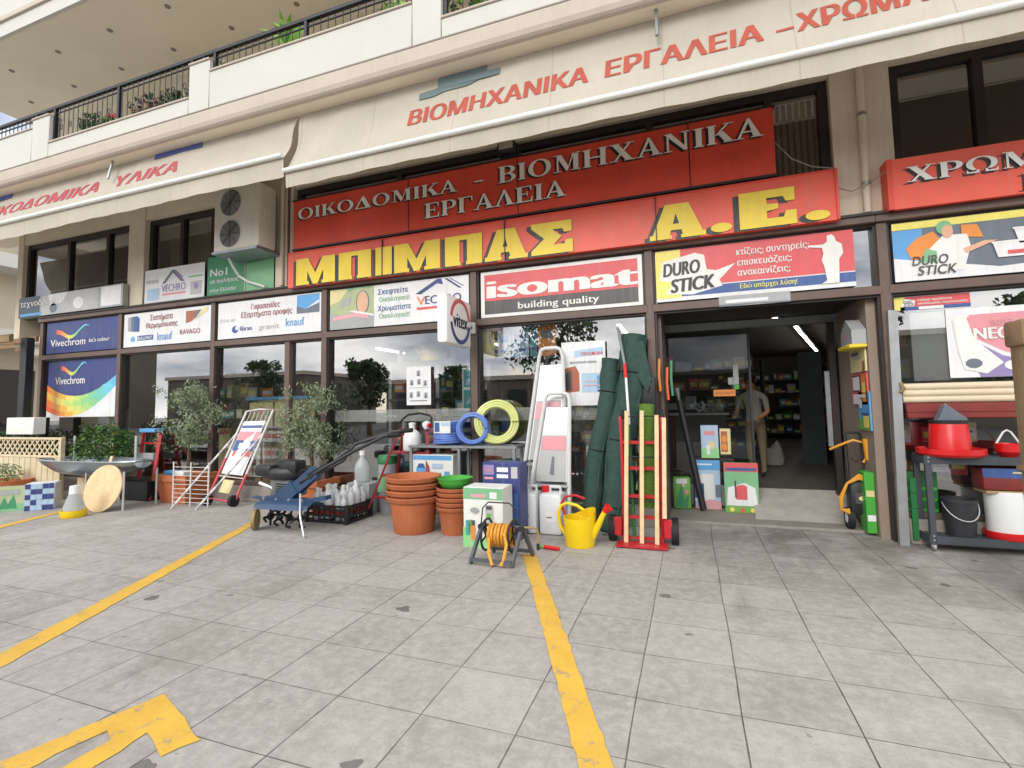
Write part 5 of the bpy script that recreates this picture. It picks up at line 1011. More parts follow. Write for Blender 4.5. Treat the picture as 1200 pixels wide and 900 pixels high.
g = MB(); g.tube([(.05, 0, .37), (-.03, 0, .42), (-.13, 0, .44), (-.2, 0, .41), (-.235, 0, .33), (-.22, 0, .2), (-.16, 0, .1)], .018, 'yellow_plastic', 10); g.build('handle', t); g = MB(); g.tube([(-.17 + .0, .03, .31), (-.21, .03, .42), (-.16, .02, .50), (-.05, .02, .525), (.06, .02, .49)], .014, 'rose_red', 8); g.build('rim_band', t)
# white ladders
def ladder(name, label, x0, x1, xt0, xt1, y, yt, H, treads, plate, back):
    t = thing(name, label, 'ladder', ((x0 + x1) / 2, y, 0)); o = t.location; mat('ladder_white', 'cfd0cf', .4, var=.06, streak=.1)
    a0, b0, a1, b1 = Vector((x0, y, 0)), Vector((x1, y, 0)), Vector((xt0, yt, H * .95)), Vector((xt1, yt, H * .95))
    g = MB(o); g.tube([a0, a1, a1.lerp(b1, .08) + Vector((0, 0, H * .04)), a1.lerp(b1, .25) + Vector((0, 0, H * .052)), a1.lerp(b1, .75) + Vector((0, 0, H * .052)), a1.lerp(b1, .92) + Vector((0, 0, H * .04)), b1, b0], .026, 'ladder_white', 8); g.build('front_frame', t)
    g = MB(o); c0, d0 = Vector((x0 + .02, y + back, 0)), Vector((x1 - .02, y + back, 0)); c1, d1 = a0.lerp(a1, .72), b0.lerp(b1, .72); g.beam(c0, c1, .03, .02, 'ladder_white'); g.beam(d0, d1, .03, .02, 'ladder_white'); g.beam(c0.lerp(c1, .25), d0.lerp(d1, .25), .03, .02, 'ladder_white'); g.build('rear_frame', t)
    for s in treads: p, q = a0.lerp(a1, s), b0.lerp(b1, s); g = MB(o); g.box(p.x, q.x, p.y - .03, p.y + .14, p.z - .03, p.z, 'alu', .004); g.build('tread', t)
    p, q, r_, s_ = a0.lerp(a1, plate[0]), b0.lerp(b1, plate[0]), b0.lerp(b1, plate[1]), a0.lerp(a1, plate[1]); g = MB(o)
    g.add([v + Vector((0, .02, 0)) for v in (p, q, r_, s_)] + [v + Vector((0, .03, 0)) for v in (p, q, r_, s_)], [(0, 1, 2, 3), (7, 6, 5, 4)], 'alu')
    u = lambda i, j: (p.lerp(q, i)).lerp(s_.lerp(r_, i), j) + Vector((0, .015, 0)); g.add([u(.1, .0), u(.9, .0), u(.9, .62), u(.1, .62)], [(0, 1, 2, 3)], 'paint_dull_white'); g.add([v - Vector((0, .004, 0)) for v in (u(.12, .42), u(.88, .42), u(.88, .6), u(.12, .6))], [(0, 1, 2, 3)], 'paint_rose' if H > 2 else 'paint_pink'); g.add([v - Vector((0, .004, 0)) for v in (u(.46, .1), u(.58, .08), u(.56, .32), u(.48, .34))], [(0, 1, 2, 3)], 'paint_slate'); g.build('sign_plate', t, smooth=False)
ladder('step_ladder', 'tall white step ladder leaning behind the white canisters', -2.12, -1.46, -1.86, -1.54, -.45, -.16, 2.26, (.14, .25, .36), (.38, .95), .34)
ladder('step_ladder', 'shorter white step ladder in front of the tall one', -1.98, -1.42, -1.74, -1.42, -.56, -.34, 1.66, (.2, .34), (.36, .94), .25)
# shade net rolls
def roll(p, q, r_, label, wr):
    p, q = Vector(p), Vector(q); n = 22; pts = [p.lerp(q, i / n) + Vector((.02 * math.sin(i * .5), 0, 0)) for i in range(n + 1)]; g = MB(); g.tube(pts, [r_ * (1 + wr * math.sin(i * 1.7) + wr * .7 * math.sin(i * 4.1)) for i in range(n + 1)], 'net_green', 18)
    for k in range(3): a_ = 2 * k + 1; g.tube([pt + Vector((math.cos(a_ + i * .05), math.sin(a_ + i * .05), 0)) * r_ * .96 for i, pt in enumerate(pts)], r_ * .12, 'net_green', 6)
    for f_ in (.12, .45, .8): c_ = p.lerp(q, f_); d_ = (q - p).normalized(); e_ = d_.orthogonal().normalized(); h_ = d_.cross(e_); g.tube([c_ + (e_ * math.cos(a_) + h_ * math.sin(a_)) * r_ * 1.07 for a_ in [i * math.pi / 10 for i in range(20)]], .006, 'black_rubber', 5, closed=True)
    return g
solo(roll((-1.24, -.32, 0), (-.90, -.12, 2.08), .115, '', .05), 'net_roll', 'thinner dark green shade net roll leaning beside the white ladders', 'net roll')
g = roll((-.95, -.36, 0), (-.60, -.14, 2.36), .155, '', .06)
g.add([(-.68, -.30, 2.2), (-.5, -.3, 2.28), (-.42, -.28, 1.8), (-.47, -.3, 1.65), (-.62, -.33, 1.9), (-.68, -.20, 2.2), (-.5, -.2, 2.28), (-.42, -.2, 1.8), (-.47, -.2, 1.65), (-.62, -.2, 1.9)], [(0, 4, 1), (4, 2, 1), (4, 3, 2), (0, 5, 9, 4), (4, 9, 8, 3), (3, 8, 7, 2), (2, 7, 6, 1)], 'net_green')
solo(g, 'net_roll', 'thick dark green shade net roll standing behind the red hand truck', 'net roll')
g = MB(); g.box(-.60, -.38, -.24, -.16, 1.38, 1.84, 'black_plastic', .02); g.rect(-.56, -.43, 1.72, 1.8, 'paint_lilac', -.2425); solo(g, 'tool_bag', 'black bag with a small lilac tag hanging by the net rolls', 'bag')
for x, m_, z0, z1, lb in ((-.33, 'paint_orange', 1.66, 2.06, 'orange'), (-.24, 'paint_flame', 1.55, 1.95, 'flame red'), (-.19, 'paint_green', 1.6, 2.03, 'green')): g = MB(); g.tube([(x, -.1, z1), (x - .01, -.12, (z0 + z1) / 2), (x, -.1, z0)], .016, m_, 8); solo(g, 'hanging_tool', lb + ' tool handle hanging on the left post of the entrance', 'tool')
t = thing('pruning_pole', 'long white pole with a red grip and dark green lower end', 'pole', (-.62, -.86, .04)); P = [Vector(q) for q in ((-.62, -.86, .04), (-.665, -.60, 1.27), (-.70, -.46, 1.82), (-.715, -.42, 1.99), (-.80, -.26, 2.46))]
g = MB(t.location); g.tube(P[0:2], .018, 'dark_green_plastic', 8); g.build('lower_tube', t); g = MB(t.location); g.tube(P[1:3], .015, 'white_plastic', 8); g.build('upper_tube', t); g = MB(t.location); g.tube(P[2:4], .02, 'red_plastic', 8); g.build('grip', t); g = MB(t.location); g.tube(P[3:5], [.016, .022], 'engine_grey', 8); g.build('head', t)
# red hand truck with sticks
t = thing('hand_truck', 'red hand truck loaded with pale wooden sticks', 'hand truck', (-.53, -.95, 0)); o = t.location
g = MB(o); g.box(-.79, -.27, -1.08, -.88, .012, .03, 'red_steel'); g.build('toe_plate', t)
g = MB(o)
for s in (-1, 1):
    x = -.53 + s * .2; g.tube([(x, -.86, .03), (x, -.80, .7), (x + s * .01, -.74, 1.2), (x + s * .03, -.66, 1.36)], .019, 'red_steel', 8)
for z in (.06, .28, .5, .8, 1.08): g.beam((-.73, -.86 + z * .09, z), (-.33, -.86 + z * .09, z), .03, .035, 'red_steel', up=(0, 0, 1))
for s in (-1, 1): xx = -.53 + s * .26; g.box(xx - .045, xx + .045, -.9, -.86, .08, .28, 'red_steel', .01)
g.build('frame', t)
for s in (-1, 1): g = MB(o); x = -.53 + s * .33; g.tube([(x - .035, -.78, .14), (x + .035, -.78, .14)], .14, 'black_rubber', 22); g.tube([(x - .04, -.78, .14), (x + .04, -.78, .14)], .06, 'red_steel', 14); g.build('wheel', t)
for x in (-.73, -.31): g = MB(o); g.tube([(x - .01 * (1 if x < -.5 else -1), -.655, 1.35), (x, -.60, 1.43)], .024, 'black_rubber', 8); g.build('grip', t)
for k, (x, xt, z0, z1, lb) in enumerate(((-.70, -.665, .03, 1.43, 'leftmost'), (-.535, -.50, .03, 1.43, 'second from left'), (-.38, -.345, .03, 1.38, 'third from left'), (-.295, -.27, .3, 1.35, 'rightmost'))):
    g = MB(); g.beam((x, -.935, z0), (xt, -.80, z1), .042, .042, 'wood_pale'); solo(g, 'wooden_stick', f'pale square wooden stick standing on the red hand truck, {lb}', 'stick', 'wooden sticks on the hand truck')
g = MB()
for z in (.46, .93, 1.37): g.tube([(-.72 + .015 * z, -.95 + .1 * z, z), (-.28, -.95 + .1 * z, z)], .008, 'black_rubber', 5)
solo(g, 'strap', 'thin black straps tying the sticks to the red hand truck', 'strap')
g = MB(); g.tube([(-.50, -.70, .36), (-.46, -.62, 1.5)], .085, 'turf', 16); solo(g, 'turf_roll', 'roll of bright artificial turf standing behind the wooden sticks', 'turf roll')
# ------------------------------------------------------------------ entrance recess and inside
ART = art
boxart('planter_bag', 'bright green leafy product bag by the left entrance post', -.27, -.03, .95, 1.1, .03, .47, 'paint_leaf_green', art(('p', [(.1, .1), (.5, .8), (.6, .3), (.9, .5), (.8, .05)], 'green'), ('r', .2, .8, .8, .95, 'pale'), ('o', .75, .55, .03, .03, 'pink'), ('o', .6, .75, .02, .02, 'straw')), 'bag', .03)
g = MB(); g.tube([(.12, .9, .05), (-.14, 1.05, 1.55)], .045, 'black_plastic', 12); g.tube([(-.14, 1.05, 1.55), (-.17, 1.07, 1.72)], [.02, .05], 'engine_grey', 10); solo(g, 'leaf_rake', 'dark thick pole leaning left of the blue product board', 'pole')
boxart('product_board', 'blue and white water tank board standing low by the entrance glass', .02, .36, 1.08, 1.12, .03, .70, 'paint_pale_blue', art(('r', 0, 1, .8, 1, 'sky_blue'), ('r', .1, .7, .9, .93, 'pale'), ('p', [(.0, .15), (.0, .55), (.3, .72), (.75, .72), (.75, .15)], 'pale'), ('r', .0, .36, .22, .52, 'mid_blue'), ('r', .05, .3, .36, .39, 'pale'), ('r', .8, .98, .25, .5, 'slate'), ('p', [(0, 0), (1, 0), (1, .16), (.6, .2), (.2, .12)], 'rose')), 'board')
boxart('product_board', 'green board with a red heading and a red sprayer picture', .40, .82, .92, .98, .03, .69, 'paint_light_green', art(('r', 0, 1, .82, 1, 'sign_red'), ('r', .06, .94, .84, .9, 'mid_blue'), ('r', 0, 1, .0, .12, 'leaf_green'), ('p', [(.05, .14), (.95, .14), (.9, .5), (.6, .6), (.1, .5)], 'pale'), ('p', [(.32, .26), (.66, .26), (.66, .52), (.58, .56), (.4, .55), (.32, .5)], 'sign_red'), ('r', .3, .35, .3, .64, 'charcoal'), ('o', .2, .06, .03, .03, 'lemon'), ('o', .5, .05, .03, .03, 'sign_red'), ('o', .8, .06, .03, .03, 'lemon')), 'board')
boxart('picture_card', 'small pale blue picture card standing on the blue water tank board', .13, .36, 1.1, 1.14, .73, 1.19, 'paint_pale_blue', art(('r', .0, 1, 0, .3, 'aqua_green'), ('r', .2, .8, .7, .82, 'pink'), ('o', .6, .4, .05, .06, 'straw'), ('r', .3, .5, .1, .4, 'pale')), 'card')
boxart('picture_card', 'small orange jar picture card beside the pale blue one', .38, .52, 1.12, 1.15, .78, 1.14, 'paint_straw', art(('r', .1, .7, .1, .9, 'brick'), ('o', .4, .6, .035, .05, 'orange'), ('o', .4, .3, .035, .05, 'orange')), 'card')
g = MB(); g.box(.0, .55, 1.13, 1.165, .68, .735, 'frame_dark'); g.box(.52, .55, 1.13, 1.165, .03, .68, 'frame_dark'); g.box(.0, .03, 1.13, 1.165, .03, .68, 'frame_dark'); solo(g, 'low_stand', 'low dark stand behind the product boards at the entrance', 'stand')
g = MB(); g.box(.33, .62, 1.215, 1.222, 1.595, 1.69, 'paint_orange', .003); g.text('ΚΑΛΩΣ ΗΡΘΑΤΕ', .35, 1.625, .035, 'paint_brick', 1.211, .25); solo(g, 'door_sticker', 'small orange rounded sticker on the entrance glass', 'sticker')
g = MB(); g.rect(.60, .67, 1.76, 2.04, 'paint_photo_grey', 1.218); g.rect(.53, .595, 1.76, 1.86, 'paint_photo_grey', 1.218); g.rect(.605, .67, 1.69, 1.755, 'green_plastic', 1.218); solo(g, 'door_notice', 'grey cross shaped notice with a green foot on the entrance glass', 'notice', smooth=False)
# boards on the right reveal (they face the doorway)
def side(name, label, y0, y1, z0, z1, m, items, cat, d=.02):
    g = MB(); W = y1 - y0; f = MB(); f.box(0, W, 0, d, z0, z1, m, .003); art(*items)(f, lambda u: u * W, lambda v: z0 + v * (z1 - z0), -.0025)
    f.v = [Vector((1.898 - d + p.y, y1 - p.x, p.z)) for p in f.v]; solo(f, name, label, cat)
side('notice_sheet', 'pale notice sheet under the bird house on the entrance side wall', .12, .66, 1.83, 2.11, 'paint_straw', [('r', .1, .6, .7, .85, 'slate'), ('r', .2, .7, .55, .66, 'grey'), ('p', [(.8, 0), (.95, 0), (.98, .4), (.85, .45)], 'brick')], 'notice')
side('notice_board', 'red notice board with framed papers on the entrance side wall', .12, .66, 1.45, 1.815, 'paint_sign_red', [('r', .08, .62, .42, .95, 'charcoal'), ('r', .12, .58, .47, .9, 'pale'), ('r', .1, .5, .02, .34, 'pale'), ('r', .72, .98, .1, .95, 'orange'), ('r', .74, .96, .4, .7, 'lemon')], 'notice')
side('hanging_poster', 'blue and green garden poster low on the entrance side wall', .08, .46, 1.16, 1.6, 'paint_sky_blue', [('r', 0, 1, 0, .3, 'leaf_green'), ('r', .45, .95, .08, .38, 'lemon'), ('r', .3, .9, .38, .45, 'mid_blue'), ('o', .3, .7, .05, .06, 'pale'), ('r', .2, .8, .85, .93, 'pale')], 'poster')
t = thing('bird_house', 'small pitched bird house fixed high on the entrance side wall', 'bird house', (1.82, .3, 2.1)); f = MB()
f.plate([[(0, 2.14), (.42, 2.14), (.42, 2.30), (.21, 2.44), (0, 2.30)]], 'paint_photo_grey', 0, .14); f.plate([ell(.2, 2.25, .04, .04, 14)], 'paint_pink', -.003); f.v = [Vector((1.755 + p.y, .5 - p.x, p.z)) - Vector(t.location) for p in f.v]; f.build('body', t); g = MB(t.location); g.box(1.72, 1.897, .06, .52, 2.095, 2.138, 'paint_yellow', .01); g.build('tray', t)
# pressure washer
t = thing('pressure_washer', 'black pressure washer with orange hose by the right entrance post', 'pressure washer', (1.72, .55, .03)); o = Vector((1.72, .55, .03)); t.location = (1.79, .34, .03)
g = MB(o); g.box(1.62, 1.84, .48, .68, .20, .58, 'black_plastic', .04); g.box(1.66, 1.8, .46, .482, .32, .45, 'paint_charcoal', .01); g.plate([ell(1.73, .39, .035, .025, 16)], 'paint_straw', .457); g.build('body', t)
for x in (1.62, 1.86): g = MB(o); g.tube([(x - .03, .56, .15), (x + .03, .56, .15)], .12, 'black_rubber', 20); g.tube([(x - .034, .56, .15), (x + .034, .56, .15)], .055, 'white_plastic', 14); g.build('wheel', t)
g = MB(o); g.tube([(1.66, .66, .5), (1.66, .70, 1.06), (1.68, .70, 1.12), (1.80, .70, 1.12), (1.82, .70, 1.06), (1.82, .66, .5)], .016, 'black_plastic', 8); g.tube([(1.68, .62, .84), (1.73, .6, .79), (1.79, .62, .84)], .014, 'black_plastic', 8); g.build('handle', t)
g = MB(o)
for k in range(3): g.tube([(1.85, .44, .60 - .02 * k), (1.70, .42, .66 - .02 * k), (1.58, .42, .56), (1.53 - .01 * k, .44, .40), (1.52, .46, .26), (1.6, .46, .22 + .02 * k)], .014, 'hose_orange', 7)
g.tube([(1.50, .72, .92), (1.6, .66, .98), (1.72, .62, 1.04), (1.84, .60, 1.0), (1.85, .6, .86), (1.8, .6, .78)], .015, 'hose_orange', 7); g.tube([(1.84, .56, 1.06), (1.86, .56, .82)], .05, 'hose_orange', 10); g.build('hose', t)
boxart('garden_box', 'green carton tucked behind the right entrance post', 1.80, 1.895, .14, .36, .03, .70, 'green_plastic', art(('r', .1, .9, .6, .7, 'straw'), ('r', .1, .9, .2, .3, 'pale')))

# fluorescent lamps, shelving and goods inside
lamp = None
for k, (x, y, lb) in enumerate(((1.50, 2.75, 'nearest lit tube lamp above the entrance glass'), (2.25, 5.4, 'second lit tube lamp in the row over the aisle'), (2.69, 7.0, 'third lit tube lamp in the row over the aisle'), (3.13, 8.6, 'fourth lit tube lamp in the row over the aisle'), (3.57, 10.2, 'farthest lit tube lamp in the row over the aisle'), (-1.2, 3.6, 'faint lit tube lamp seen through the dark door glass'), (-4.3, 4.5, 'lit tube lamp behind the window with the yellow watering can'), (-7.2, 4.5, 'lit tube lamp behind the window with the seed rack'))):  # last two lamps are added to brighten the rooms behind the windows
    if lamp is None:
        lamp = thing('tube_lamp', lb, 'lamp', (x, y, 2.98)); g = MB(); g.box(-.05, .05, -.75, .75, .03, .08, 'white_paint'); g.build('fitting', lamp); g = MB(); g.tube([(0, -.72, .012), (0, .72, .012)], .022, 'lamp_white', 8); g.build('tube', lamp)
    else: dup(lamp, (x, y, 2.98), -15 if 0 < k < 5 else 0, lb)
PC = ['paint_sign_red', 'paint_slate', 'paint_mid_blue', 'paint_straw', 'paint_green', 'paint_grey', 'paint_orange', 'paint_charcoal', 'paint_pale', 'carton', 'paint_brick', 'paint_teal']
prod = []
for i, m_ in enumerate(PC):
    g = MB(); w_, d_, h_ = rnd.uniform(.16, .3), .24, rnd.uniform(.16, .3); g.box(-w_ / 2, w_ / 2, -d_ / 2, d_ / 2, 0, h_, m_, .006); g.rect(-w_ * .35, w_ * .35, h_ * .3, h_ * .7, rnd.choice(['paint_pale', 'paint_lemon', 'paint_white']), -d_ / 2 - .003); prod.append((g, w_))
meshes = []
def shelf_unit(x, y, L_, rz, label, levels, fill, first=[None] * 12):
    t = thing('shelving_unit', label, 'shelving', (x, y, .28), rz)
    for s in (-1, 1): g = MB(); g.box(s * L_ / 2 - .02, s * L_ / 2 + .02, -.2, .2, 0, 2.2, 'dark_metal'); g.build('upright', t)
    for z in levels: g = MB(); g.box(-L_ / 2, L_ / 2, -.2, .2, z, z + .025, 'dark_metal'); g.build('shelf_board', t)
    for z in levels:
        u = -L_ / 2 + .17
        while u < L_ / 2 - .15:
            k = rnd.randrange(12)
            if rnd.random() < fill:
                p = Matrix.Rotation(R(rz), 4, 'Z') @ Vector((u, -.05, z + .026)); loc = (x + p.x, y + p.y, .28 + p.z); lb = 'one of the small mixed product boxes on a dim shelf inside the shop'
                if first[k] is None: first[k] = solo(prod[k][0], 'product_box', lb, 'box', 'mixed goods on the shelves inside the shop', loc, rz)
                else: dup(first[k], loc, rz + rnd.uniform(-9, 9)).scale = (rnd.uniform(.6, 1.15), rnd.uniform(.7, 1.1), rnd.uniform(.5, 1.45))
            u += rnd.uniform(.15, .27)
    return t
LV = (.15, .6, 1.05, 1.5, 1.95)
shelf_unit(.3, 6.2, 2.6, 0, 'dim shelving facing the entrance behind the person', LV, .9)
shelf_unit(2.8, 6.7, 4.2, 255, 'long dim shelving along the right side inside the entrance', LV, .9)
shelf_unit(2.6, 12.6, 3.4, 0, 'far dim shelving closing the aisle inside the entrance', LV, .9)
shelf_unit(-1.6, 4.8, 2.2, 0, 'dim shelving behind the entrance glass on the left', LV, .8)
shelf_unit(-4.1, 1.6, 2.2, 0, 'dim shelving behind the window with the yellow watering can', LV, .8)
shelf_unit(-9.4, 1.9, 2.2, 0, 'dim shelving behind the second window from the left', LV, .7)
shelf_unit(-1.6, 1.7, 1.9, 0, 'dim shelving behind the window with the tall white ladder', LV, .8)
shelf_unit(3.6, 2.2, 2.4, 0, 'dim shelving behind the right window', LV, .8)
g = MB(); g.box(-.6, .62, 3.3, 3.7, .28, 1.28, 'frame_dark', .01); g.box(-.65, .67, 3.25, 3.75, 1.281, 1.32, 'paint_photo_grey', .006); solo(g, 'counter', 'dark shop counter behind the entrance glass', 'counter')
g = MB(); leaves(g, (.3, 3.45, 1.42), (.3, .12, .1), 60, .12, ['cloth_white', 'milky'], .6); solo(g, 'paper_pile', 'loose pale papers and bags heaped on the shop counter', 'papers', smooth=False)
g = MB(); g.lathe([(.0, 0), (.2, .02), (.24, .2), (.2, .4), (.1, .5), (0, .52)], 'cloth_white', 14); g.v = [Vector((p.x * .75 + 1.5, p.y * .6 + 4.3, p.z * .8 * (1 + .2 * math.sin(p.x * 19)) + .28)) for p in g.v]; solo(g, 'white_sack', 'white sack standing on the shop floor beyond the person', 'sack')
# person, seen small behind the entrance glass, leaning a little forward over the counter
def person():
    S = [((0, 0, .92), .15), ((0, -.02, 1.1), .135), ((0, -.06, 1.28), .155), ((0, -.09, 1.42), .12), ((0, -.11, 1.50), .055), ((0, -.14, 1.60), .085), ((0, -.15, 1.70), .075),
         ((.09, 0, .86), .095), ((.10, .01, .48), .065), ((.10, .03, .09), .04), ((.11, -.12, .04), .035),
         ((-.09, 0, .86), .095), ((-.10, -.02, .48), .065), ((-.10, .03, .09), .04), ((-.11, -.12, .04), .035),
         ((.2, -.07, 1.38), .06), ((.26, -.12, 1.12), .043), ((.2, -.32, 1.02), .032), ((.19, -.39, 1.02), .03),
         ((-.2, -.07, 1.38), .06), ((-.26, -.12, 1.12), .043), ((-.2, -.30, 1.04), .032), ((-.19, -.37, 1.04), .03)]
    E_ = [(0, 1), (1, 2), (2, 3), (3, 4), (4, 5), (5, 6), (0, 7), (7, 8), (8, 9), (9, 10), (0, 11), (11, 12), (12, 13), (13, 14), (3, 15), (15, 16), (16, 17), (17, 18), (3, 19), (19, 20), (20, 21), (21, 22)]
    for b, s in ((18, 1), (22, -1)):
        for k in range(5):
            p = S[b][0]; q = (p[0] + (.018 * (k - 1.5) if k < 4 else -.045 * s), p[1] - (.075 - .008 * abs(k - 1.5) if k < 4 else .03), p[2] - .02); S.append((q, .011)); E_.append((b, len(S) - 1))
    me = bpy.data.meshes.new('person'); me.from_pydata([s[0] for s in S], E_, [])
    o = bpy.data.objects.new('person_skin', me); COL.objects.link(o); md = o.modifiers.new('skin', 'SKIN'); o.modifiers.new('sub', 'SUBSURF').levels = 2
    for i, s in enumerate(S): me.skin_vertices[0].data[i].radius = (s[1], s[1] * (.8 if i < 4 else 1)); me.skin_vertices[0].data[i].use_root = i == 0
    m2 = bpy.data.meshes.new_from_object(o.evaluated_get(bpy.context.evaluated_depsgraph_get())); bpy.data.objects.remove(o)
    for m_ in ('cloth_white', 'cloth_beige', 'skin_tone', 'black_rubber'): m2.materials.append(MATS[m_])
    for p in m2.polygons:
        c = p.center; arm = abs(c.x) > .17 and c.z > .9
        p.material_index = 2 if c.z > 1.49 or (arm and c.z < 1.2) else 3 if c.z < .085 else 1 if c.z < .95 else 0
        p.use_smooth = True
    b = bpy.data.objects.new('person', m2); COL.objects.link(b); tag(b, 'person in a pale shirt and beige trousers standing by the counter', 'person')
    g = MB(); g.lathe([(.0, 1.83), (.05, 1.82), (.092, 1.77), (.1, 1.7), (.095, 1.64), (.08, 1.62)][::-1], 'hair', 18, 0, -.135); h = g.build('hair', b)
    f = MB()
    for s in (-1, 1): f.lathe([(0, -.008), (.008, 0), (0, .008)], 'black_rubber', 8, s * .032, -.222); 
    f.v = [p + Vector((0, 0, 1.68)) for p in f.v]; f.tube([(0, -.215, 1.68), (0, -.245, 1.645), (0, -.225, 1.64)], [.008, .014, .012], 'skin_tone', 8); f.tube([(-.025, -.218, 1.605), (.025, -.218, 1.605)], .005, 'label_red', 6)
    for s in (-1, 1): f.tube([(s * .085, -.14, 1.64), (s * .094, -.135, 1.69)], .014, 'skin_tone', 6)
    f.build('face', b)
    return b
pp = person(); pp.location = (1.02, 2.72, .28); pp.rotation_euler = (0, 0, R(-28)); pp.scale = (.95, .95, .95)

# goods behind the middle windows
t = thing('window_shelf', 'dark shelf behind the glass carrying a yellow watering can', 'shelf', (-3.85, .75, .28)); o = t.location
for z in (2.22, 1.62, 1.06): g = MB(o); g.box(-4.75, -2.95, .55, .95, z, z + .04, 'dark_metal'); g.build('shelf_board', t)
for x in (-4.75, -3.85, -2.95): g = MB(o); g.box(x - .03, x + .03, .7, .78, .28, 2.3, 'paint_photo_grey'); g.build('upright', t)
t = thing('watering_can', 'yellow watering can on the shelf behind the glass', 'watering can', (-3.95, .7, 2.262)); g = MB(); g.lathe([(.19, 0), (.19, .25), (.17, .3), (.15, .3), (.15, .02), (0, .02)], 'yellow_plastic', 24); g.build('body', t); g = MB(); g.tube([(-.17, 0, .08), (-.28, 0, .2), (-.33, 0, .28)], [.04, .03, .025], 'yellow_plastic', 10); g.build('spout', t); g = MB(); g.tube([(.1, 0, .3), (.05, 0, .4), (-.08, 0, .4), (-.12, 0, .3)], .014, 'yellow_plastic', 8); g.build('handle', t)
for x, z, c_, h_, lb in ((-4.55, 2.262, 'white_plastic', .2, 'white bottle at the left end of the upper window shelf'), (-4.4, 2.262, 'dark_metal', .26, 'dark lantern left of the yellow watering can on the shelf'), (-3.55, 2.262, 'paint_photo_grey', .24, 'grey jar right of the yellow watering can on the shelf'), (-3.2, 2.262, 'milky', .2, 'pale jar at the right end of the upper window shelf'), (-4.3, 1.662, 'hose_orange', .2, 'orange jar on the middle window shelf'), (-3.45, 1.662, 'dark_metal', .28, 'dark jar on the middle window shelf'), (-4.5, 1.10, 'white_plastic', .2, 'white jar on the lowest window shelf'), (-3.6, 1.10, 'red_plastic', .22, 'red jar on the lowest window shelf')):
    t = thing('jar', lb, 'jar', (x, .72, z)); g = MB(); g.lathe([(.06, 0), (.065, .01), (.065, h_ * .75), (.035, h_ * .85), (.035, h_ * .9)], c_, 16); g.build('body', t); g = MB(); g.lathe([(.04, h_ * .9), (.04, h_), (0, h_)], 'dark_metal', 12); g.build('lid', t)
boxart('framed_picture', 'teal picture in a pale frame behind the glass under the light box', -3.22, -2.93, .30, .33, 1.45, 2.10, 'paint_pale', art(('r', .1, .9, .55, .95, 'teal'), ('r', .1, .9, .06, .48, 'teal'), ('p', [(.2, .6), (.5, .85), (.8, .65), (.6, .6)], 'pale_blue'), ('p', [(.2, .15), (.6, .4), (.8, .2)], 'pale_blue')), 'picture')
# seed rack with packets behind the third window
t = thing('seed_rack', 'pale seed packet rack behind the glass by the olive trees', 'rack', (-7.0, .6, .28)); o = t.location
g = MB(o); g.box(-7.7, -6.35, .72, .75, .28, 1.7, 'paint_straw'); g.build('back_board', t); g = MB(o); g.box(-7.75, -6.3, .5, .56, 1.70, 1.76, 'paint_sky_blue', .01); g.build('top_bar', t)
for z in (.32, .64, .95, 1.2): g = MB(o); g.box(-7.7, -6.35, .46, .72, z, z + .02, 'paint_pale'); g.build('shelf_board', t)
pk = None
for z in (.34, .66, .97):
    for k in range(12):
        x = -7.62 + k * .108
        if pk is None:
            pk = thing('seed_packet', 'small seed packet with a flower picture on the pale rack', 'packet', (x, .52, z), group='seed packets on the pale rack'); g = MB(); g.box(-.045, .045, -.004, .004, 0, .17, 'card_white'); g.build('paper', pk)
            cols = {}
        c = pk if (z == .34 and k == 0) else dup(pk, (x, .52 + rnd.uniform(-.02, .02), z), rnd.uniform(-6, 6))
FL = {}
for c in [q for q in bpy.data.objects if q.name.startswith('seed_packet')]:
    m_ = rnd.choice(['paint_brick', 'paint_leaf_green', 'paint_pink', 'paint_sign_red', 'paint_green'])
    if m_ not in FL: g = MB(); g.rect(-.036, .036, .04, .12, m_, -.0065); FL[m_] = g.build('picture', c, smooth=False)
    else: n_ = FL[m_].copy(); COL.objects.link(n_); n_.parent = c
for x, lb in ((-7.35, 'left'), (-6.75, 'right')): boxart('flower_card', f'pale card with flower pictures on top of the seed rack, {lb} one', x - .28, x + .28, .48, .5, 1.222, 1.66, 'paint_straw', art(('o', .5, .65, .07, .07, 'pink'), ('o', .55, .25, .06, .08, 'rose'), ('p', [(.1, .2), (.3, .4), (.4, .15)], 'leaf_green'), ('p', [(.7, .5), (.85, .7), (.9, .4)], 'leaf_green')), 'card')
for x0, x1, h_, m_, lb in ((-11.4, -11.1, 1.6, 'yellow', 'yellow and white paper roll tube standing behind the leftmost window'), (-11.9, -11.6, 1.25, 'grey', 'grey carton behind the leftmost window')): boxart('standing_carton', lb, x0, x1, .4, .65, .28, h_, 'card_white', art(('r', .45, .98, .1, .75, m_), ('r', .0, 1, .85, .95, 'straw')))
boxart('standing_carton', 'cream tall carton behind the second window near the olive tree', -8.6, -8.05, .45, .7, .28, 1.18, 'paint_straw', art(('r', .05, .95, .9, .99, 'sign_red'), ('r', .1, .9, .1, .8, 'straw')))
boxart('low_cabinet', 'grey glass fronted cabinet behind the leftmost window', -12.5, -10.7, .7, 1.0, .28, 1.12, 'paint_photo_grey', art(('r', .05, .48, .1, .9, 'pale_blue'), ('r', .52, .95, .1, .9, 'pale'), ('r', .6, .75, .2, .7, 'lilac')), 'cabinet')
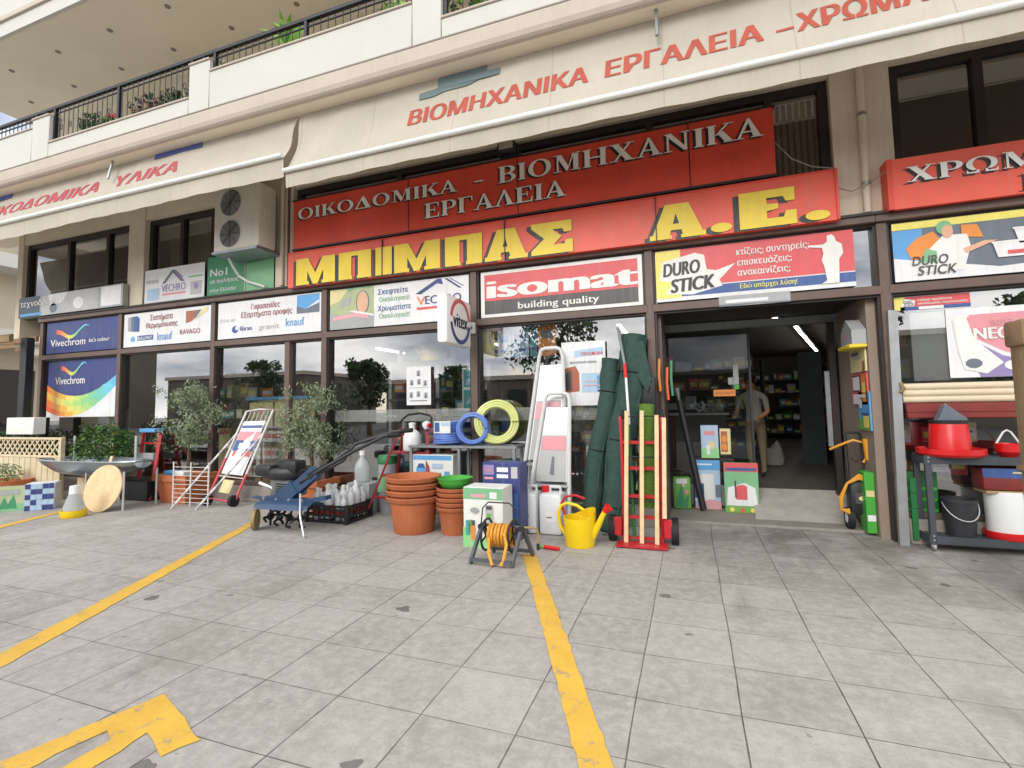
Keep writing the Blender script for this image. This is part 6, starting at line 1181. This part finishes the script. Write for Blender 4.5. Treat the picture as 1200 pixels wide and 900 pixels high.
# right window: roller blind box, cart with poultry gear
t = thing('roller_blind', 'cream and dark red rolled blind bar across the right window', 'blind', (3.2, -.1, 1.27)); o = t.location
g = MB(o); mat('blind_cream', 'd3c3a8', .6, var=.06); [g.tube([(2.14, -.05, z), (4.5, -.05, z)], .036, 'blind_cream', 12) for z in (1.50, 1.568, 1.636)]; g.build('casing', t); g = MB(o); g.box(2.16, 4.48, -.08, -.02, 1.30, 1.46, mat('maroon_bar', '7d2f2c', .5, var=.08), .012); g.box(2.16, 4.48, -.09, -.081, 1.37, 1.39, 'maroon_bar'); g.build('lower_bar', t)
t = thing('steel_post', 'galvanised rusty steel channel leaning on the brown door post', 'post', (2.05, -.13, 0)); f = MB(t.location); f.beam((2.03, -.16, 0), (2.09, -.10, 2.46), .085, .05, 'galvanised', up=(0, 1, 0)); f.build('channel', t); g = MB(t.location); g.tube([(2.105, -.14, 1.68), (2.12, -.17, 1.62), (2.1, -.16, 1.58)], .02, 'wood_weathered', 8); g.build('hinge', t)
t = thing('steel_cart', 'dark grey steel cart on casters with two decks by the right window', 'cart', (2.85, -.18, 0)); o = t.location; mat('cart_grey', '4b5056', .45, metal=.3, var=.12)
for z in (.90, .12): g = MB(o); g.box(2.20, 3.5, -.33, -.03, z, z + .022, 'cart_grey'); [g.box(2.24, 3.5, y, y + .012, z - .045, z + .03, 'cart_grey') for y in (-.342, -.03)]; g.box(2.188, 2.199, -.33, -.03, z - .045, z + .03, 'cart_grey'); g.build('deck', t)
for x, y in ((2.222, -.315), (2.222, -.045), (3.47, -.315), (3.47, -.045)):
    g = MB(o); g.box(x - .026, x + .026, y - .022, y + .022, .065, .94, 'cart_grey', .003); [g.tube([(x + .0, y - .03, z), (x, y - .018, z)], .008, 'alu', 6) for z in (.11, .15, .88, .92)]; g.build('post', t)
    g = MB(o); g.tube([(x - .012, y, .035), (x + .012, y, .035)], .034, 'steel_grey', 14); g.box(x - .02, x + .02, y - .015, y + .015, .045, .07, 'alu'); g.build('caster', t)
t = thing('poultry_feeder', 'bright red feeder with a wide dish and a dark cone lid on the cart', 'feeder', (2.46, -.2, .924)); g = MB(); g.lathe([(.12, 0), (.25, .005), (.275, .03), (.275, .08), (.262, .08), (.25, .05), (.17, .06)], 'red_plastic', 36); g.lathe([(.168, .045), (.152, .325), (.148, .33)], 'red_plastic', 32); g.build('body', t)
g = MB(); g.lathe([(.152, .328), (.155, .36), (.15, .363), (.0, .363)], 'black_plastic', 30); g.build('collar', t)
g = MB(); f = MB(); f.plate([[(-.10, .363), (.15, .363), (-.01, .515), (-.035, .51)]], 'paint_slate', -.05, .1); f.build('lid', t); g = MB(); g.tube([(-.02, 0, .525), (.15, 0, .37)], .012, 'engine_grey', 8); g.build('handle', t); g = MB(); g.tube([(.15, -.02, .25), (.18, -.02, .25)], .012, 'black_plastic', 8); g.build('knob', t)
def bucket(name, label, x, y, z, r0, r1, h_, m_, cat='bucket'):
    t = thing(name, label, cat, (x, y, z)); g = MB(); g.lathe([(r0, 0), (r1, h_), (r1 + .008, h_), (r1 + .008, h_ - .03), (r1 - .006, h_), (r0 - .005, .02), (0, .02)], m_, 28); g.build('body', t)
    g = MB(); g.tube([(r1 * math.cos(a_) * 1.02, -r1 * 1.0 * math.sin(a_) - .01, h_ - .04 - .16 * math.sin(a_)) for a_ in [math.pi * i / 14 for i in range(15)]], .006, 'alu', 6); g.build('handle', t)
bucket('bucket', 'black bucket with a wire handle on the lower deck of the cart', 2.50, -.19, .145, .115, .14, .36, 'bucket_black')
t = thing('poultry_drinker', 'white drum drinker with a red base on the cart', 'drinker', (2.86, -.19, .143)); g = MB(); g.lathe([(.165, 0), (.175, .02), (.175, .07), (.165, .07), (.15, .05)], 'red_plastic', 30); g.build('dish', t); g = MB(); g.lathe([(.15, .05), (.15, .42), (.14, .45), (.0, .455)], 'white_plastic', 30); g.tube([(.05, 0, .455), (.05, 0, .49), (-.05, 0, .49), (-.05, 0, .455)], .012, 'white_plastic', 8); g.build('tank', t)
g = MB()
for k in range(4): g.box(2.125, 2.18, -.13, -.108, .05 + k * .16, .208 + k * .16, 'dark_green_plastic', .004)
g.box(2.10, 2.40, -.026, -.008, .15, .74, 'dark_green_plastic', .004); [g.box(2.11, 2.39, -.033, -.0265, .22 + k * .11, .25 + k * .11, 'green_plastic') for k in range(4)]
solo(g, 'plastic_crate', 'dark green plastic crate behind the steel cart', 'crate')
boxart('tarpaulin_pack', 'folded blue and dark red tarpaulin under the top deck of the cart', 2.66, 3.4, -.30, -.06, .605, .82, 'maroon_bar', art(('p', [(0, .6), (.5, .55), (1, .35), (1, 1), (0, 1)], 'mid_blue'), ('p', [(.3, .8), (.6, .76), (.62, .82), (.32, .86)], 'straw')), 'tarpaulin', .03)
g = MB(); g.box(2.68, 3.38, -.30, -.06, .575, .603, 'carton', .004); solo(g, 'thin_carton', 'thin cardboard sheet under the folded tarpaulin', 'carton')
t = thing('egg_basket', 'small red basket with white wire handle on the cart', 'basket', (2.93, -.18, .924)); g = MB(); g.lathe([(.06, 0), (.1, .05), (.1, .13), (.09, .13), (.05, .01), (0, .01)], 'red_plastic', 20); g.build('bowl', t); g = MB(); g.tube([(-.09, 0, .13), (-.03, 0, .24), (0, 0, .26), (.03, 0, .24), (.09, 0, .13)], .009, 'white_plastic', 6); g.build('handle', t)
# weathered post at the right edge
t = thing('wooden_post', 'weathered grey brown timber post on a pale stone foot at the right edge', 'post', (2.42, -1.7, 0)); g = MB(); g.box(-.10, .12, -.1, .1, .02, 2.02, 'wood_weathered', .02); g.box(-.125, .14, -.12, .12, 1.88, 2.08, 'wood_weathered', .03); g.box(-.118, .13, -.112, .112, .95, 1.0, 'wood_weathered', .01); g.build('shaft', t); g = MB(); g.box(-.13, .16, -.14, .14, 0, .30, mat('pale_stone', 'b9a48c', .9, var=.25, scale=7, bump=.5), .05); g.build('foot', t)

# ------------------------------------------------------------------ balcony plants
def potplant(x, y, h_, label, mats_, rx, rz, pot='terracotta_dull', n=260, size=.1, asp=.4, flower=None):
    t = thing('balcony_plant', label, 'plant', (x, y, 6.0)); o = t.location; g = MB(o); g.lathe([(.12, 6.0), (.17, 6.22), (.18, 6.22), (.18, 6.26), (0, 6.24)], pot, 16, x, y); g.build('pot', t); g = MB(o); leaves(g, (x, y, 6.0 + h_), (rx, .2, rz), n, size, mats_, asp); g.build('foliage', t, smooth=False)
    if flower: g = MB(o); leaves(g, (x + .05, y - .1, 6.0 + h_ + .05), (rx * .7, .18, rz * .6), 11, .08, flower, .9); g.build('flowers', t, smooth=False)
PA = ['plant_a', 'plant_b', 'bush_a']
potplant(-9.6, -1.1, .45, 'leafy balcony plant beside the left white pillar', ['bush_a', 'hedge_b'], .2, .3); potplant(-9.0, -1.1, .38, 'balcony plant with red flowers behind the railing', PA, .22, .2, flower=['rose_red']); potplant(-8.3, -1.05, .5, 'dark reddish balcony plant under the air conditioner', ['hedge_a', 'paint_maroon', 'bush_b'], .28, .32); potplant(-7.6, -1.1, .42, 'dark green balcony plant right of the reddish one', ['hedge_a', 'bush_b'], .24, .25); potplant(-7.0, -1.1, .36, 'balcony plant with white flowers by the white pillar', PA, .25, .2, flower=['cloth_white'])
t = thing('balcony_plant', 'yellow green palm plant rising above the balcony railing', 'plant', (-5.3, -1.12, 6.0)); o = t.location; g = MB(o); g.lathe([(.14, 6.0), (.2, 6.25), (.2, 6.3), (0, 6.28)], 'terracotta_dull', 16, -5.3, -1.12); g.build('pot', t); g = MB(o)
for i in range(30):
    a_ = rnd.uniform(0, 6.28); e = rnd.uniform(.25, 1.3); L_ = rnd.uniform(.35, .6); d_ = Vector((math.cos(a_) * math.cos(e), math.sin(a_) * math.cos(e) * .7, math.sin(e))); p0 = Vector((-5.3, -1.12, 6.78)); s_ = d_.orthogonal().normalized() * .03
    q1, q2 = p0 + d_ * L_ * .6, p0 + d_ * L_ - Vector((0, 0, .12)); g.add([p0, q1 - s_, q2, q1 + s_], [(0, 1, 2, 3)], rnd.choice(['plant_a', 'plant_b', 'plant_b']))
g.tube([(-5.3, -1.12, 6.28), (-5.3, -1.12, 6.80)], .03, 'bark', 8); g.build('foliage', t, smooth=False)
potplant(-6.55, -1.1, .62, 'olive green trailing plant just behind the white pillar', ['plant_b', 'olive_b'], .3, .26); potplant(-2.75, -1.1, .66, 'leafy plant at the second white pillar', ['plant_b', 'bush_a'], .3, .28); potplant(-4.75, -1.12, .5, 'small white flowered balcony plant right of the palm', PA, .2, .2, flower=['cloth_white']); potplant(-3.45, -1.1, .62, 'bright green bushy plant near the right pillar of the balcony', ['plant_b', 'plant_a'], .3, .25); potplant(-2.1, -1.1, .4, 'pink flowered balcony plant at the right end of the visible railing', PA, .3, .2, flower=['paint_pink'])

# ------------------------------------------------------------------ beyond the left corner
t = thing('apartment_house', 'pale house with balcony slabs and dark red shutters across the side street', 'building', (-29, 12, 0)); o = t.location; mat('far_wall', 'bdb29c', .85, var=.08, scale=.5); mat('shutter_red', '7a3b3c', .7, var=.1)
g = MB(o); g.box(-36, -26.5, 1, 34, 0, 10.3, 'far_wall'); g.build('wall', t, smooth=False)
for z in (4.35, 7.35, 10.3): g = MB(o); g.box(-26.5, -25.0, .6, 34.4, z, z + .55, 'plaster_white'); g.build('balcony_slab', t, smooth=False)
for z in (4.9, 7.9):
    for y in (2.5, 6.0, 9.5, 13.0): g = MB(o); g.box(-26.52, -26.44, y, y + 1.5, z, z + 2.1, 'shutter_red'); g.build('shutter', t, smooth=False)
for y in (2.0, 8.0, 14.0): g = MB(o); g.box(-26.54, -26.46, y, y + 4.5, .2, 3.4, 'upper_window_dark' if 'upper_window_dark' in MATS else 'frame_dark'); g.build('shop_front', t, smooth=False)
def car(x, y, rz, label, col):
    t = thing('parked_car', label, 'car', (x, y, 0), rz); mat(col[0], col[1], .25, metal=.3, var=.04)
    g = MB(); P = [(-2.1, .35), (-2.15, .7), (-2.0, .92), (-1.2, .98), (-.6, 1.42), (.7, 1.45), (1.35, 1.0), (2.0, .85), (2.15, .6), (2.1, .32)]; g.plate([P], col[0], -.82, 1.64); g.build('body', t)
    g = MB(); g.plate([[(-1.05, 1.0), (-.55, 1.36), (.62, 1.38), (1.15, 1.02)]], 'black_plastic', -.824); g.plate([[(-1.05, 1.0), (-.55, 1.36), (.62, 1.38), (1.15, 1.02)][::-1]], 'black_plastic', .824); g.build('window', t)
    for wx in (-1.3, 1.3):
        for wy in (-.8, .8): g = MB(); g.tube([(wx, wy - .09, .31), (wx, wy + .09, .31)], .31, 'black_rubber', 20); g.tube([(wx, wy - .095, .31), (wx, wy + .095, .31)], .18, 'alu', 14); g.build('wheel', t)
    return t
car(-20.2, 1.6, 70, 'dark car parked beyond the lattice fence', ('car_dark', '23282b'))
# across the street, mirrored in the glass
def street_tree(x, y, h_, s, label):
    r = random.Random(s); t = thing('street_tree', label, 'tree', (x, y, 0)); o = t.location; g = MB(o); g.tube(noisy_branch((x, y, 0), (x, y, h_ * .5), 5, .06, r), [.16, .15, .14, .12, .11, .1], 'bark', 8)
    for i in range(6): a_ = r.uniform(0, 6.28); g.tube([(x, y, h_ * .42), (x + math.cos(a_) * h_ * .2, y + math.sin(a_) * h_ * .2, h_ * .75)], [.07, .03], 'bark', 6)
    g.build('trunk', t); g = MB(o)
    for i in range(34): a_ = r.uniform(0, 6.28); q = r.uniform(0, .26) * h_; leaves(g, (x + math.cos(a_) * q, y + math.sin(a_) * q, h_ * r.uniform(.42, .98)), (h_ * .1, h_ * .1, h_ * .075), 70, .26, ['street_a', 'street_b'], .5, r=r)
    g.build('crown', t, smooth=False)
for i, (x, y, h_) in enumerate(((-17, -17, 4.2), (-11.5, -17, 3.6), (-5.6, -13.5, 7.6), (-1.4, -17, 3.4), (5.5, -14.5, 5.5), (-25, -17, 4.5), (10.5, -15, 5))): street_tree(x, y, h_, 40 + i, ['low', 'small', 'tall', 'short', 'broad', 'far', 'outer'][i] + ' street tree across the road, mirrored in the shop glass')
mat('street_wall', '6d665c', .85, var=.12, scale=.4); mat('street_glass', '2d3236', .2)
for x0, x1, h_, lb in ((-46, -30, 4.5, 'mirrored tall block across the road at the left end'), (-62, -53.5, 12, 'mirrored low block across the road behind the trees'), (-22, 9, 3.4, 'mirrored flat roofed shop row across the road'), (10, 34, 5, 'mirrored block across the road at the right end')):
    t = thing('street_house', lb, 'building', ((x0 + x1) / 2, -27, 0)); o = t.location; g = MB(o); yb = -30 if x1 < -50 else -36; g.box(x0, x1, yb, -26, 0, h_, 'street_wall'); g.box(x0 - .2, x1 + .2, yb - .2, -25.8, h_, h_ + .3, 'moulding_paint'); g.build('wall', t, smooth=False)
    z = 1.2
    while z < h_ - 1.5:
        x = x0 + 1
        while x < x1 - 2: g = MB(o); g.box(x, x + 1.4, -26.02, -25.95, z, z + 1.5, 'street_glass'); g.build('window', t, smooth=False); x += 3
        z += 3
